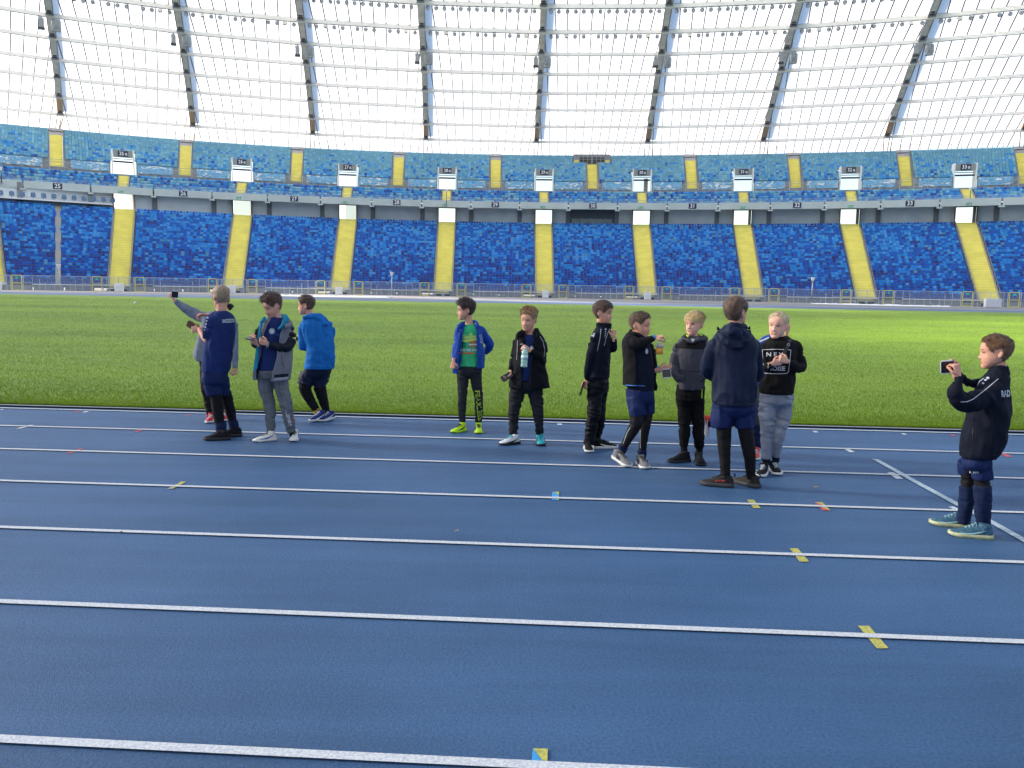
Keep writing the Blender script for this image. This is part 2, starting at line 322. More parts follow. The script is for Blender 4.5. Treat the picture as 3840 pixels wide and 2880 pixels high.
def stair(fn, jc, w0, w1, z0, z1, n, hw0, hw1, name, parent, m=M_stair):
    mb = MB(); 
    for k in range(n):
        wa, wb = w0+(w1-w0)*k/n, w0+(w1-w0)*(k+1)/n; za, zb = z0+(z1-z0)*k/n, z0+(z1-z0)*(k+1)/n
        c = fn(jc, wa, zb); c2_ = fn(jc, wb, zb); t = (fn(jc+.05, wa, zb)-fn(jc-.05, wa, zb)).normalized(); h = hw0+(hw1-hw0)*k/n
        mb.poly([c-t*h+Vector((0, 0, za-zb)), c+t*h+Vector((0, 0, za-zb)), c+t*h, c-t*h], 0); mb.poly([c-t*h, c+t*h, c2_+t*h, c2_-t*h], 0)
        if k % 2 == 0: mb.box(c-Vector((0, 0, .012))+Vector((0, -.015, 0)), (2*h, .02, .03), 1, R=frame((0, 0, 0), t).to_3x3())
    for s in (-1, 1):
        a = fn(jc, w0, z0); b = fn(jc, w1, z1); t = (fn(jc+.05, w0, 0)-fn(jc-.05, w0, 0)).normalized()
        mb.beam(a+t*s*(hw0+.09)+Vector((0, 0, .1)), b+t*s*(hw1+.09)+Vector((0, 0, .1)), .12, .3, 2)
    return mb.build(name, [m, mat('stair_nosing', 'cfc560', .6), M_conc], parent)
for j in STJ:
    st = stair(low, j, 0.0, 1, .52, 13.72, 66, 1.28, 1.5, 'staircase', LG)
    for s in (-1, 1):                                   # dark boxes painted as the shade of openings under the bottom steps
        c = RP('low0', j, -.35); t = tang('low0', j); MB().box(c+t*s*.65+Vector((0, 0, .17)), (.85, .1, .3), 0, frame((0, 0, 0), t).to_3x3()).build('recess_shade', M_dark, LG)
    t = tang('low0', j); c = RP('low0', j, -.2)
    mb = MB(); R = frame((0, 0, 0), t).to_3x3()
    mb.box(c+Vector((0, 0, .37)), (2.9, .5, .1), 0, R); mb.box(c+Vector((0, 0, .16)), (.4, .5, .32), 0, R)
    for s in (-1, 1): mb.box(c+t*s*1.35+Vector((0, 0, .16)), (.5, .5, .32), 0, R)
    mb.build('plinth', M_conc, LG)
    for s in (-1, 1):                                   # handrail posts beside the stairs
        mb = MB()
        for k in range(1, 30, 2):
            w = k/33; q = low(j, w, 0); t = (low(j+.05, w, 0)-low(j-.05, w, 0)).normalized(); z = .5+13.2*w
            b = q+t*s*(1.5+.22*w)+Vector((0, 0, z)); mb.box(b+Vector((0, 0, .45)), (.07, .07, .95), 0)
        mb.tube([low(j, 1/33, 0)+t*s*1.5+Vector((0, 0, 1.72)), low(j, 29/33, 0)+t*s*1.69+Vector((0, 0, 13.02))], .03, 5)
        mb.build('handrail', mat('rail_post', '8c8890', .4, .4), st)
# seats
def seat_mesh(m, w=.49, h=.31):
    """tip-up stadium seat facing -y: rounded back shell and folded pan, origin at the back foot"""
    mb = MB(); x = w/2
    prof = [(-x, 0), (x, 0), (x, h*.7), (x*.72, h), (-x*.72, h), (-x, h*.7)]
    z0 = .82-h
    fr = [(a, -.02-.05*(b < .1), z0+b) for a, b in prof]; bk = [(a, .05, z0+b) for a, b in prof]
    mb.poly(fr); mb.poly(bk[::-1])
    for i in range(6): k = (i+1) % 6; mb.poly([fr[k], fr[i], bk[i], bk[k]])
    p = [(-x*.9, -.12, z0-.02), (x*.9, -.12, z0-.02), (x*.9, -.03, z0-.02), (-x*.9, -.03, z0-.02), (-x*.8, -.15, z0+.19), (x*.8, -.15, z0+.19), (x*.85, -.05, z0+.2), (-x*.85, -.05, z0+.2)]
    mb.hexa(p); mb.box((0, .06, .25), (.07, .05, .5))
    return mb
def seat_mat(name, c): return mat('seat_'+name, c, .42, var=(.9, .1))
LOWC = [seat_mat('navy', '2e4ca4'), seat_mat('royal', '1766c8'), seat_mat('azure', '2a94e4'), seat_mat('sky', '4ea8ea'), seat_mat('teal', '68a2c2'), seat_mat('indigo', '343f8a')]
UPC = [seat_mat('steel', '74aec8'), seat_mat('pale', '86bed4'), seat_mat('cobalt', '2a80d0'), seat_mat('bright', '409ee0'), seat_mat('deep', '2856b2')]
seatL = [seat_mesh(m).mesh('seat', m) for m in LOWC]; seatU = [seat_mesh(m, .485, .37).mesh('seat', m) for m in UPC]
def seat_rows(rows, fn, stairs, hw, gaps, colf, meshes, mats, parent, pick, pitch=.515):
    bigs = []; rest = []
    for k, wk, z in rows:
        for a, b in zip(stairs, stairs[1:]):
            pa, pb = fn(a, wk, z), fn(b, wk, z); ln = (pb-pa).length; m0 = (hw(wk)+.30)/ln
            n = int(ln*(1-2*m0)/pitch); 
            for q in range(n):
                f = m0+(1-2*m0)*(q+.5)/n; j = a+(b-a)*f
                if j < JL+.3 or j > JR-.3 or gaps(j, k, (b-a)/ln): continue
                p = fn(j, wk, z); t = (fn(j+.03, wk, z)-fn(j-.03, wk, z)).normalized(); c = colf(k, len(rows), j)
                (bigs if pick(j, k) else rest).append((p, t, c))
    bigs.sort(key=lambda s: s[0].length); rest = bigs[300:]+rest
    for p, t, c in bigs[:300]: place('seat', meshes[c], frame(p, t), parent)
    bases = []
    for me in meshes: bases.append(([tuple(v.co) for v in me.vertices], [tuple(f.vertices) for f in me.polygons]))
    mb = MB()
    for p, t, c in rest:
        n = Vector((-t.y, t.x, 0)); V, Fc = bases[c]
        mb.add([(p.x+t.x*x+n.x*y, p.y+t.y*x+n.y*y, p.z+z) for x, y, z in V], Fc, c)
    mb.build('seat_rows', mats, parent, kind='stuff')
def lowcol(k, n, j):
    v = k/n; r = random.random(); cl = noise.noise(Vector((j*1.7, k*.35, 3)))*.22; r = min(.999, max(0, r-cl))
    if k < 2: return 0
    wts = [max(.06, .55-1.0*v), .36+.1*v, .16+.2*v, .04+.13*v, .03*v+.003, .05*(1-v)+.01]; t = sum(wts); x = r*t
    for i in (3, 4, 2, 1, 0, 5):
        x -= wts[i]
        if x < 0: return i
    return 1
def upcol(k, n, j):  # top rows weighted paler: roof glare put into the seat colours
    v = k/n; r = random.random(); wts = [.42+.45*v, .16+.18*v, max(.01, .16-.2*v), .24-.2*v, max(0, .05-.1*v)] if k < 11 else [.8, .2, 0, 0, 0]
    x = r*sum(wts)
    for i in range(5):
        x -= wts[i]
        if x < 0: return i
    return 0
def upcol2(k, n, j):
    x = random.random()
    return 2 if x < .28 else 4 if x < .42 else 3 if x < .7 else 1 if x < .85 else 0
seat_rows([(k, (k+.72)/NR, RZ(k)) for k in range(NR)], low, [-2.5]+STJ+[21.5], lambda w: 1.42+.15*w, lambda j, k, s: abs(j-.5) < .05 and k < 33, lowcol, seatL, LOWC, LG, lambda j, k: 1 <= k <= 3)
# gap strip in the first block
mb = MB(); mb.poly([low(.455, 0, .9), low(.545, 0, .9), low(.545, 1, 13.75), low(.455, 1, 13.75)]); mb.build('ramp', M_conc_d, LG)
NU = 14; UZ = lambda k: 22.0+.485*k
vomj = STJ
def vom(j): return min(abs(j-v) for v in vomj)
mb = MB()
for k in range(NU):
    js = [j for j in np.arange(JL, JR, .1)]
    for a in js:
        if (vom(a+.05) < .22 and UZ(k) < 24.6) or min(abs(a+.05-q) for q in UPJ) < .11: continue
        b = a+.1; mb.poly([up(a, k/NU, UZ(k)), up(b, k/NU, UZ(k)), up(b, (k+1)/NU, UZ(k)), up(a, (k+1)/NU, UZ(k))]); mb.poly([up(a, (k+1)/NU, UZ(k)), up(b, (k+1)/NU, UZ(k)), up(b, (k+1)/NU, UZ(k+1)), up(a, (k+1)/NU, UZ(k+1))])
for a in js:
    if vom(a+.05) < .22 or min(abs(a+.05-q) for q in UPJ) < .11: continue
    b = a+.1; mb.poly([RP('walk', a, 0, 20.2), RP('walk', b, 0, 20.2), RP('walk', b, 0, 22), RP('walk', a, 0, 22)]); 
band(mb, lambda j: RP('top', j, 0, UZ(NU)), lambda j: RP('top', j, 1.4, UZ(NU))); band(mb, lambda j: RP('top', j, 1.4, UZ(NU)), lambda j: RP('top', j, 1.4, UZ(NU)+.55))
band(mb, lambda j: RP('walk', j, -1.3, 20.3), lambda j: RP('walk', j, 0, 20.3)); band(mb, lambda j: RP('walk', j, -1.3, 19.6), lambda j: RP('walk', j, -1.3, 20.3)); 
NB = 5; BZ = lambda k: 17.15+.56*k
for k in range(NB):
    band(mb, lambda j: ublk(j, k/NB, BZ(k)), lambda j: ublk(j, (k+1)/NB, BZ(k))); band(mb, lambda j: ublk(j, (k+1)/NB, BZ(k)), lambda j: ublk(j, (k+1)/NB, BZ(k+1)))
mb.build('terrace', M_conc, UG)
def plat(j, k): return abs(j-10.5) < .38 and k >= 10
seat_rows([(k, (k+.72)/NU, UZ(k)) for k in range(NU)], up, [-3.5]+UPJ+[20.5], lambda w: 1.05, lambda j, k, s: (vom(j) < 1.95*s*1.02 and UZ(k) < 24.6) or plat(j, k), upcol, seatU, UPC, UG, lambda j, k: False, .52)
seat_rows([(k, (k+.72)/NB, BZ(k)) for k in range(NB)], ublk, [-2.5]+STJ+[21.5], lambda w: .8, lambda j, k, s: False, upcol2, seatU, UPC, UG, lambda j, k: k in (1, 2), .52)
for j in UPJ:
    mid = abs(j-10.5) < .1; st = stair(up, j, 0, .80 if mid else .88, 20.9, 26.9 if mid else 27.75, 24, .98, .98, 'staircase', UG)
    t = tang('walk', j); MB().poly([RP('walk', j, -.02, 20.0)-t*1.2, RP('walk', j, -.02, 20.0)+t*1.2, RP('walk', j, -.02, 20.95)+t*1.2, RP('walk', j, -.02, 20.95)-t*1.2]).build('riser', M_conc, st)
    if not mid: MB().poly([up(j, .88, 27.7)-t*1.15, up(j, .88, 27.7)+t*1.15, up(j, 1.12, 29.5)+t*1.15, up(j, 1.12, 29.5)-t*1.15]).build('landing', M_conc, st)
for j in STJ: stair(ublk, j, 0, 1, 17.0, 19.9, 10, .72, .76, 'staircase', UG)
# parapet panels, numbers, exit signs, back wall of the concourse
for k in range(-2, 20):
    a, b = k+.012, k+.988; P = [RP('fac', a, 0, 16.28), RP('fac', b, 0, 16.28), RP('fac', b, .25, 16.28), RP('fac', a, .25, 16.28)]; Q = [RP('fac', a, -.06, 17.5), RP('fac', b, -.06, 17.5), RP('fac', b, .25, 17.5), RP('fac', a, .25, 17.5)]
    MB().hexa(P+Q).build('parapet_panel', M_facade, UG)
    mb = MB(); P = [RP('fac', a, -.02, 17.52), RP('fac', b, -.02, 17.52)]; mb.poly([P[0], P[1], P[1]+Vector((0, 0, .62)), P[0]+Vector((0, 0, .62))]); mb.build('guard_glass', M_glass, UG)
    jc = k+.5; t = tang('fac', jc); n_ = Vector((-t.y, t.x, 0))
    mb = MB(); mb.box(RP('fac', k, .3, 16.1), (.9, .8, .25), 0, frame((0, 0, 0), t).to_3x3()); mb.build('bracket', M_facade, UG)
    if k % 2 == 0:
        num = 25+k//2; c = RP('fac', jc, -.11, 16.92); s = MB().box(c, (1.38, .05, .95), 0, frame((0, 0, 0), t).to_3x3()).build('section_sign', M_navy, UG)
        text('number', str(num), .98, frame(c-n_*.04-Vector((0, 0, .02)), t) @ Matrix.Rotation(math.pi/2, 4, 'X'), M_text, s, .005, .95, .012)
    else:
        c = RP('fac', jc-.03, -.11, 16.62); R = frame((0, 0, 0), t).to_3x3(); s = MB().box(c-t*.24, (.36, .04, .36), 0, R).box(c+t*.24, (.42, .04, .42), 0, R).build('exit_sign', M_green, UG)
        mb = MB(); mb.box(c+t*.24-n_*.03, (.08, .02, .26), 0, R).box(c+t*.24-n_*.03-Vector((0, 0, .1)), (.22, .02, .08), 0, R).box(c-t*.28-n_*.03, (.12, .02, .2), 0, R); mb.build('pictogram', M_text, s)
mb = MB(); band(mb, lambda j: RP('fac', j, .2, 16.4), lambda j: RP('low1', j, 4.6, 17.4)); mb.build('soffit', M_conc_d, UG)
for k in range(-2, 20):
    for a, b in (((k, k+.34), (k+.66, k+1)) if (k % 2 != 0) else ((k, k+1),)):
        if k % 2 != 0: pass
        mb = MB(); P = [RP('low1', a+.01, 1.9, 13.5), RP('low1', b-.01, 1.9, 13.5), RP('low1', b-.01, 2.15, 13.5), RP('low1', a+.01, 2.15, 13.5)]; mb.hexa(P+[v+Vector((0, 0, 3.7)) for v in P]); mb.build('wall_panel', mat('concourse_wall', 'e2e6ea', .8, var=(.3, .08)) if k != 10 else mat('dark_booth', '59616c', .5), LG)
    mb = MB(); mb.box(RP('low1', k, 1.75, 15.3), (.8, .5, 3.8), 0, frame((0, 0, 0), tang('low1', k)).to_3x3()); mb.build('pilaster', M_conc_d, LG)
# lower exits: brown jambs and, for three of them, slatted gates
for i, j in enumerate(STJ):
    t = tang('low1', j); R = frame((0, 0, 0), t).to_3x3(); c = RP('low1', j, 1.6, 15.4)
    mb = MB()
    for s in (-1, 1): mb.box(c+t*s*1.66, (.16, 1.6, 3.6), 0, R)
    mb.box(c+Vector((0, 0, 1.35)), (3.4, 1.0, .5), 0, R)
    dr = mb.build('doorway', mat('door_jamb', '6b5a55', .6), LG)
    if i in (1, 2, 3):
        lo, hi = ((.1, 1.5), (-1.5, 1.5), (-.4, 1.5))[i-1]; mb = MB()
        for q in np.arange(lo, hi, .17): mb.box(c+t*q+Vector((0, .4, 0)), (.07, .05, 3.3), 0, R)
        mb.build('slatted_gate', mat('gate_slat', '9a8880' if i != 2 else '8d969c', .6), dr)
    if i in (7, 8, 9): MB().box(c+t*1.25, (.5, .4, 3.3), 0, R).build('door_leaf', mat('door_grey', '8a8480', .6), dr)
# dugout of pale cloth in block 30 and glazed balcony of block 25
for q in range(5):
    a = 10.08+q*.168; p, r = RP('low1', a, 1.2, 13.9), RP('low1', a+.16, 1.2, 13.9); MB().hexa([p, r, r+Vector((0, .05, 0)), p+Vector((0, .05, 0)), p+Vector((0, 0, 1.0)), r+Vector((0, 0, .95)), r+Vector((0, .05, .95)), p+Vector((0, .05, 1.0))]).build('cloth_screen', mat('grey_cloth', '8f9a98', .8, var=(3, .15)), LG)
mb = MB(); ja = np.arange(-.9, 1.36, .1)
for a, b in zip(ja, ja[1:]):
    P = [RP('low1', a, -1.0, 14.25), RP('low1', b, -1.0, 14.25), RP('low1', b, 2.5, 14.25), RP('low1', a, 2.5, 14.25)]; mb.hexa(P+[v+Vector((0, 0, .22)) for v in P])
bal = mb.build('balcony', M_white, LG)
mb = MB(); band(mb, lambda j: RP('low1', j, -.9, 14.5), lambda j: RP('low1', j, -.9, 15.6), ja); mb.build('guard_glass', M_glass, bal)
chm = seat_mesh(None, .55, .55).mesh('seat', seat_mat('slate', '3c5f8e'))
for q in range(16):
    j = -.85+q*.145; place('chair', chm, frame(RP('low1', j, .8, 14.5), tang('low1', j)) @ Matrix.Scale(1.35, 4), bal)
# upper tunnels
for i, j in enumerate(STJ):
    t = tang('walk', j); n_ = Vector((-t.y, t.x, 0)); R = frame((0, 0, 0), t).to_3x3(); c = RP('walk', j, .2, 0)
    tn = MB().box(c+n_*3.0+Vector((0, 0, 24.72)), (3.4, 1.2, .1), 0, R).build('entrance_tunnel', M_white, UG)
    for s in (-1, 1):
        a = c+t*s*1.75; MB().hexa([a-t*.1+Vector((0, 0, 20.2)), a+t*.1+Vector((0, 0, 20.2)), a+t*.1+n_*3.6+Vector((0, 0, 20.2)), a-t*.1+n_*3.6+Vector((0, 0, 20.2)), a-t*.1+Vector((0, 0, 24.75)), a+t*.1+Vector((0, 0, 24.75)), a+t*.1+n_*3.6+Vector((0, 0, 25.0)), a-t*.1+n_*3.6+Vector((0, 0, 25.0))]).build('side_wall', M_white, tn)
    MB().box(c+n_*.25+Vector((0, 0, 24.0)), (3.2, .2, 1.25), 0, R).build('header', mat('header_grey', '8f9696', .5), tn)
    mb = MB().box(c+n_*1.2+Vector((0, 0, 22.75)), (3.2, .3, .28), 0, R); mb.box(c+n_*1.2+Vector((0, 0, 23.25)), (3.2, .3, .1), 0, R); mb.build('lintel', mat('lintel_plum', '43385a', .6), tn)
    if i == 6: MB().box(c+n_*2.5+t*.75+Vector((0, 0, 21.5)), (.8, .5, 3.4), 0, R).build('pier', mat('pier_grey', 'a09a98', .7), tn)
    sc = c-n_*.1+n_*.2+Vector((0, 0, 24.05)); s = MB().box(sc-n_*.02, (1.65, .06, .95), 0, R).build('section_sign', M_navy, tn)
    text('number', str(24+i), .86, frame(sc-n_*.07-t*.22-Vector((0, 0, .02)), t) @ Matrix.Rotation(math.pi/2, 4, 'X'), M_text, s, .005, .92, .012)
    text('letter', 'G', .58, frame(sc-n_*.07+t*.5-Vector((0, 0, .1)), t) @ Matrix.Rotation(math.pi/2, 4, 'X'), M_text, s, .005, .95, .02)
# banners on the walkway wall, u-shaped rails in front, small guard rails at the upper stairs
def banner_mat():
    m = bpy.data.materials.new('banner_print'); m.use_nodes = True; n = m.node_tree.nodes; l = m.node_tree.links; b = n['Principled BSDF']
    tc = n.new('ShaderNodeTexCoord'); mp = n.new('ShaderNodeMapping'); mp.inputs['Scale'].default_value = (.28, .28, .8); l.new(tc.outputs['Object'], mp.inputs[0])
    nz = n.new('ShaderNodeTexNoise'); nz.inputs['Scale'].default_value = 1.5; nz.inputs['Detail'].default_value = 3; nz.inputs['Distortion'].default_value = 2.2; l.new(mp.outputs[0], nz.inputs[0])
    r = n.new('ShaderNodeValToRGB'); e = r.color_ramp.elements; e[0].position = .38; e[0].color = lin('5fa6d6'); e[1].position = .6; e[1].color = lin('dfeaf2')
    x = r.color_ramp.elements.new(.47); x.color = lin('8cc2e6'); x = r.color_ramp.elements.new(.56); x.color = lin('4f8fae'); l.new(nz.outputs[0], r.inputs[0]); l.new(r.outputs[0], b.inputs['Base Color']); b.inputs['Roughness'].default_value = .4; return m
M_ban = banner_mat()
for i, jv in enumerate(STJ):
    for s in (-1, 1):
        a0, a1 = jv+s*.22, jv+s*.80; lo, hi = min(a0, a1), max(a0, a1)
        if hi < -1 or lo > 19: continue
        mb = MB(); N = 12
        for q in range(N):
            a, b = lo+(hi-lo)*q/N, lo+(hi-lo)*(q+1)/N; oa, ob = -.12-.05*math.sin(q*1.9), -.12-.05*math.sin((q+1)*1.9)
            mb.poly([RP('walk', a, oa, 20.75), RP('walk', b, ob, 20.75), RP('walk', b, ob-.02, 22.2), RP('walk', a, oa-.02, 22.2)])
        mid = (lo+hi)/2; k = 24+i
        mb.build('banner', M_ban, None, True, label=f'pale blue marbled banner hung {"left" if s < 0 else "right"} of the {ORD[i]} upper tunnel from the left', cat='banner', group='banners along the upper walkway')
        mb = MB(); M = 4
        for q in range(M):
            a, b = lo+(hi-lo)*(q+.08)/M, lo+(hi-lo)*(q+.92)/M; P = [RP('walk', a, -1.2, 20.3), RP('walk', a, -1.2, 21.25), RP('walk', b, -1.2, 21.25), RP('walk', b, -1.2, 20.3)]; mb.tube(P, .035, 5)
        mb.build('hoop_rail', M_steel, UG)
for j in UPJ:
    t = tang('walk', j); mb = MB()
    for s in (-1, 1):
        a = RP('walk', j, -.6, 20.4)+t*s*1.15; b = RP('walk', j, .3, 22.0)+t*s*1.15
        for dz in (.5, 1.0, 1.4): mb.tube([a+Vector((0, 0, dz)), a+t*s*1.3+Vector((0, 0, dz-.5))], .035, 5)
        mb.tube([a, a+Vector((0, 0, 1.7))], .05, 5); mb.tube([a+t*s*1.3, a+t*s*1.3+Vector((0, 0, 1.2))], .04, 5)
    for dz in (1.25, 1.7): mb.tube([RP('walk', j, -.6, 20.4+dz)-t*1.15, RP('walk', j, -.6, 20.4+dz)+t*1.15], .03, 5)
    mb.build('guard_rail', M_steel, UG)
# platform in the top rows of block 30
t = tang('top', 10.5); R = frame((0, 0, 0), t).to_3x3(); c = up(10.5, .80, 0); n_ = Vector((-t.y, t.x, 0))
mb = MB().box(c+n_*1.4+Vector((0, 0, 27.9)), (7.4, 2.6, 2.2), 0, R); pf = mb.build('viewing_platform', M_conc, UG)
MB().box(c-n_*0+n_*.05+Vector((0, 0, 27.75)), (5.0, .1, 1.3), 0, R).build('recess_shade', mat('shade_grey', '4b4d52', .8), pf)  # dark slab painted as the shade inside the platform
for s in (-1, 1): MB().box(c-n_*.02+t*s*3.15+Vector((0, 0, 27.35)), (1.1, .1, 1.0), 0, R).build('step_block', M_stair, pf)
mb = MB()
for q in np.linspace(-2.7, 2.7, 7): mb.tube([c-n_*.15+t*q+Vector((0, 0, 26.9)), c-n_*.15+t*q+Vector((0, 0, 29.4))], .035, 5)
for dz in (28.0, 29.4, 30.3): mb.tube([c-n_*.15-t*2.7+Vector((0, 0, dz)), c-n_*.15+t*2.7+Vector((0, 0, dz))], .035, 5)
for q in (-3.6, -2.7, -.1, .1, 2.7, 3.6): mb.tube([c-n_*.15+t*q+Vector((0, 0, 27)), c-n_*.15+t*q+Vector((0, 0, 28.6 if abs(q) > 3 else 30.3))], .035, 5)
mb.build('guard_rail', M_steel, pf)
# glass wall with thin posts along the top
GW = empty('glass_windbreak', (0, 184, 29), label='clear glass wall with thin posts along the top row of the upper stand', cat='glass wall')
jg = np.arange(JL, JR, .175)
M_wg = glass_mat('windbreak_glass', 'efe6d8', .25)
for a in jg:
    p = RP('top', a, 1.5, UZ(NU)+.5); q = RP('top', a+.165, 1.5, UZ(NU)+.5); MB().poly([p, q, q+Vector((0, 0, 1.75)), p+Vector((0, 0, 1.75))]).build('glass_pane', M_wg, GW)
    MB().box(p+Vector((0, 0, .9)), (.07, .07, 1.8)).build('post', M_cable, GW)

# ------------------------------------------------------------ fence in front of the lower stand
FE = empty('perimeter_fence', (0, 134, 0), label='waist to head high steel and glass fence along the foot of the stand', cat='fence')
def fp(j, z=0, off=0): return RP('low0', j, -1.5+off, z)
FH = 2.05
def bars(pts_list, r, name, m, parent, n=5):
    mb = MB()
    for P in pts_list: mb.tube(P, r, n)
    return mb.build(name, m, parent)
def segs(a, b, z, off=0, n=4): return [fp(a+(b-a)*i/n, z, off) for i in range(n+1)]
for jc in STJ:
    nxt = jc+2
    bars([segs(jc-.26, jc+.26, FH), segs(jc-.26, jc+.26, 1.0)], .035, 'rail', M_steel, FE)
    bars([[fp(jc+d), fp(jc+d, FH)] for d in (-.26, -.2, 0, .2, .26)], .04, 'post', M_steel, FE)
    for s in (-1, 1):
        a, b = jc+s*.285, jc+s*.435
        g = bars([[fp(a), fp(a, FH)], [fp(b), fp(b, FH)], [fp(a, FH), fp(b, FH)], [fp(a, .05), fp(b, .05)], [fp(a, 1.0), fp(b, 1.0)]], .05, 'gate', M_gate, FE)
        MB().poly([fp(a, .05), fp(b, .05), fp(b, FH), fp(a, FH)] if s > 0 else [fp(b, .05), fp(a, .05), fp(a, FH), fp(b, FH)]).build('glass_pane', M_glass, g)
        c = fp((a+b)/2, 1.72, -.05); MB().box(c, (.34, .03, .2), 0, frame((0, 0, 0), tang('low0', jc)).to_3x3()).build('exit_sign', mat('exit_sign_mint', '35c9a0', .5), g)  # gate exit signs in a paler green
        for d in (.265, .46): bars([[fp(jc+s*d), fp(jc+s*d, FH)]], .065, 'post', M_steel, FE)
        bars([[fp(jc+s*.6), fp(jc+s*.6, FH)], [fp(jc+s*.475, 1.02), fp(jc+s*.6, 1.02)]], .035, 'post', M_steel, FE)
        bars([segs(jc+s*.46, jc+s*1.0, FH, 0, 5), ], .03, 'rail', M_steel, FE)
        for d, h, r in ((.715, 1.6, .045), (.8, 1.1, .035), (.95, 1.1, .035)): bars([[fp(jc+s*d), fp(jc+s*d, h)]], r, 'post', M_steel, FE)
        pn = [.47, .6, .8, 1.0]
        for u, v in zip(pn, pn[1:]):
            A, B = jc+s*u, jc+s*v; A, B = min(A, B), max(A, B); MB().poly([fp(A, .05), fp(B, .05), fp(B, FH), fp(A, FH)]).build('glass_pane', M_glass, FE)
    MB().poly([fp(jc-.25, .05), fp(jc+.25, .05), fp(jc+.25, FH), fp(jc-.25, FH)]).build('glass_pane', M_glass, FE)
# white cabinets standing before the fence
cabs = [(447, 1094, 29, 'before the second yellow staircase from the left'), (867, 1099, 29, 'before the third yellow staircase, partly behind a boy'), (1271, 1107, 25, 'before the yellow staircase beside the white tarpaulin'), (2045, 1123, 23, 'before the middle yellow staircase'), (2428, 1128, 24, 'before the staircase just right of the middle'), (3722, 1149, 60, 'wide one before the rightmost yellow staircase'), (-8, 1088, 24, 'cut by the left edge of the picture')]
for x, y, wp, lb in cabs:
    Yd = 134-.0034*((x-1920)/F*134-2)**2-1.0; p = unproj(x, y, Y=Yd); p.z = 0; wd = wp/F*Yd
    cb = empty('utility_cabinet', p, label='white metal cabinet '+lb, cat='cabinet', group='cabinets along the fence')
    MB().box(p+Vector((0, 0, .6)), (wd, .5, 1.14)).build('housing', M_white, cb); MB().box(p+Vector((0, 0, .015)), (wd*.9, .42, .03)).build('base', M_dsteel, cb)
    nd = 2 if wd < 1.5 else 4
    for q in range(nd):
        xx = -wd/2+wd*(q+.5)/nd; MB().box(p+Vector((xx, -.26, .6)), (wd/nd-.04, .02, 1.04)).build('door', M_white, cb)
        MB().box(p+Vector((xx+wd/nd*.3, -.275, .62)), (.04, .02, .12)).build('handle', M_dsteel, cb)
# camera masts
def mast(x, yb, yt, Y, lb, r=.09, z=None, thin=False):
    p = unproj(x, yb, Y=Y); q = unproj(x, yt, Y=Y); 
    if z is None: q.z -= p.z; p.z = 0
    o = empty('camera_mast', p, label=lb, cat='camera mast', group='camera masts')
    MB().tube([p, Vector((p.x, p.y, q.z))], [r, r*.8], 8).build('pole', M_steel if not thin else mat('mast_dark', '3d4a45', .5), o, True)
    MB().tube([Vector((p.x, p.y, q.z-.05)), Vector((p.x, p.y, q.z+.4))], [r*1.1, r*2.6], 10).build('head', M_white, o, True)
    MB().box(Vector((p.x, p.y-.1, q.z+.5)), (.5, .35, .16)).build('camera_housing', M_white, o); MB().box(p+Vector((0, 0, .03)), (.4, .4, .06)).build('base', M_steel, o)
mast(225, 1091, 1008, 121, 'grey camera pole at the left before the first seat block'); mast(1469, 1112, 1038, 130, 'slim grey camera pole behind the boy in the green shirt, before the fence'); mast(3043, 1134, 1052, 128, 'tilted-head grey camera pole before the fence at the right', .12)
mast(1674, 770, 723, 159.5, 'thin dark pole standing on the parapet beside stair number 28', .07, 1, True); mast(3637, 755, 716, 145, 'thin dark pole standing on the parapet beside the sign 33', .07, 1, True); mast(6, 686, 640, 139, 'thin dark pole on the parapet at the left picture edge', .08, 1, True)
# crumpled white tarpaulins, small ball
def tarp(x0, x1, y0, y1, lb):
    A = [unproj(x0+(x1-x0)*i/60, y0+(y1-y0)*i/60, z=0) for i in range(61)]; V = []; Fc = []
    for i, a in enumerate(A):
        tt = i/60; hw = 4.0*math.sin(math.pi*min(1, max(0, tt)))**.6+.2
        for q in range(9):
            u = q/8*2-1; nzv = noise.noise(Vector((i*.5, u*2.2, x0))); V.append((a.x, a.y+u*hw, .03+max(0, (1-u*u))*.10*(1+nzv*1.2)))
    for i in range(60):
        for q in range(8): k = i*9+q; Fc.append((k, k+9, k+10, k+1))
    MB().add(V, Fc).build('tarpaulin', mat('tarp_white', 'eceff2', .5), None, True, label=lb, cat='tarpaulin')
tarp(1050, 1465, 1110, 1117, 'long crumpled white tarpaulin on the far track behind the left boys'); tarp(3040, 3560, 1140, 1151, 'long crumpled white tarpaulin on the far track at the right')
c = unproj(507, 1137, z=.08); bm = bmesh.new(); bmesh.ops.create_uvsphere(bm, u_segments=16, v_segments=10, radius=.09); me = bpy.data.meshes.new('ball'); bm.to_mesh(me); bm.free(); me.materials.append(M_text)
place('ball', me, Matrix.Translation(c+Vector((0, 0, .02))), None, label='small white ball lying on the far left of the grass', cat='ball')
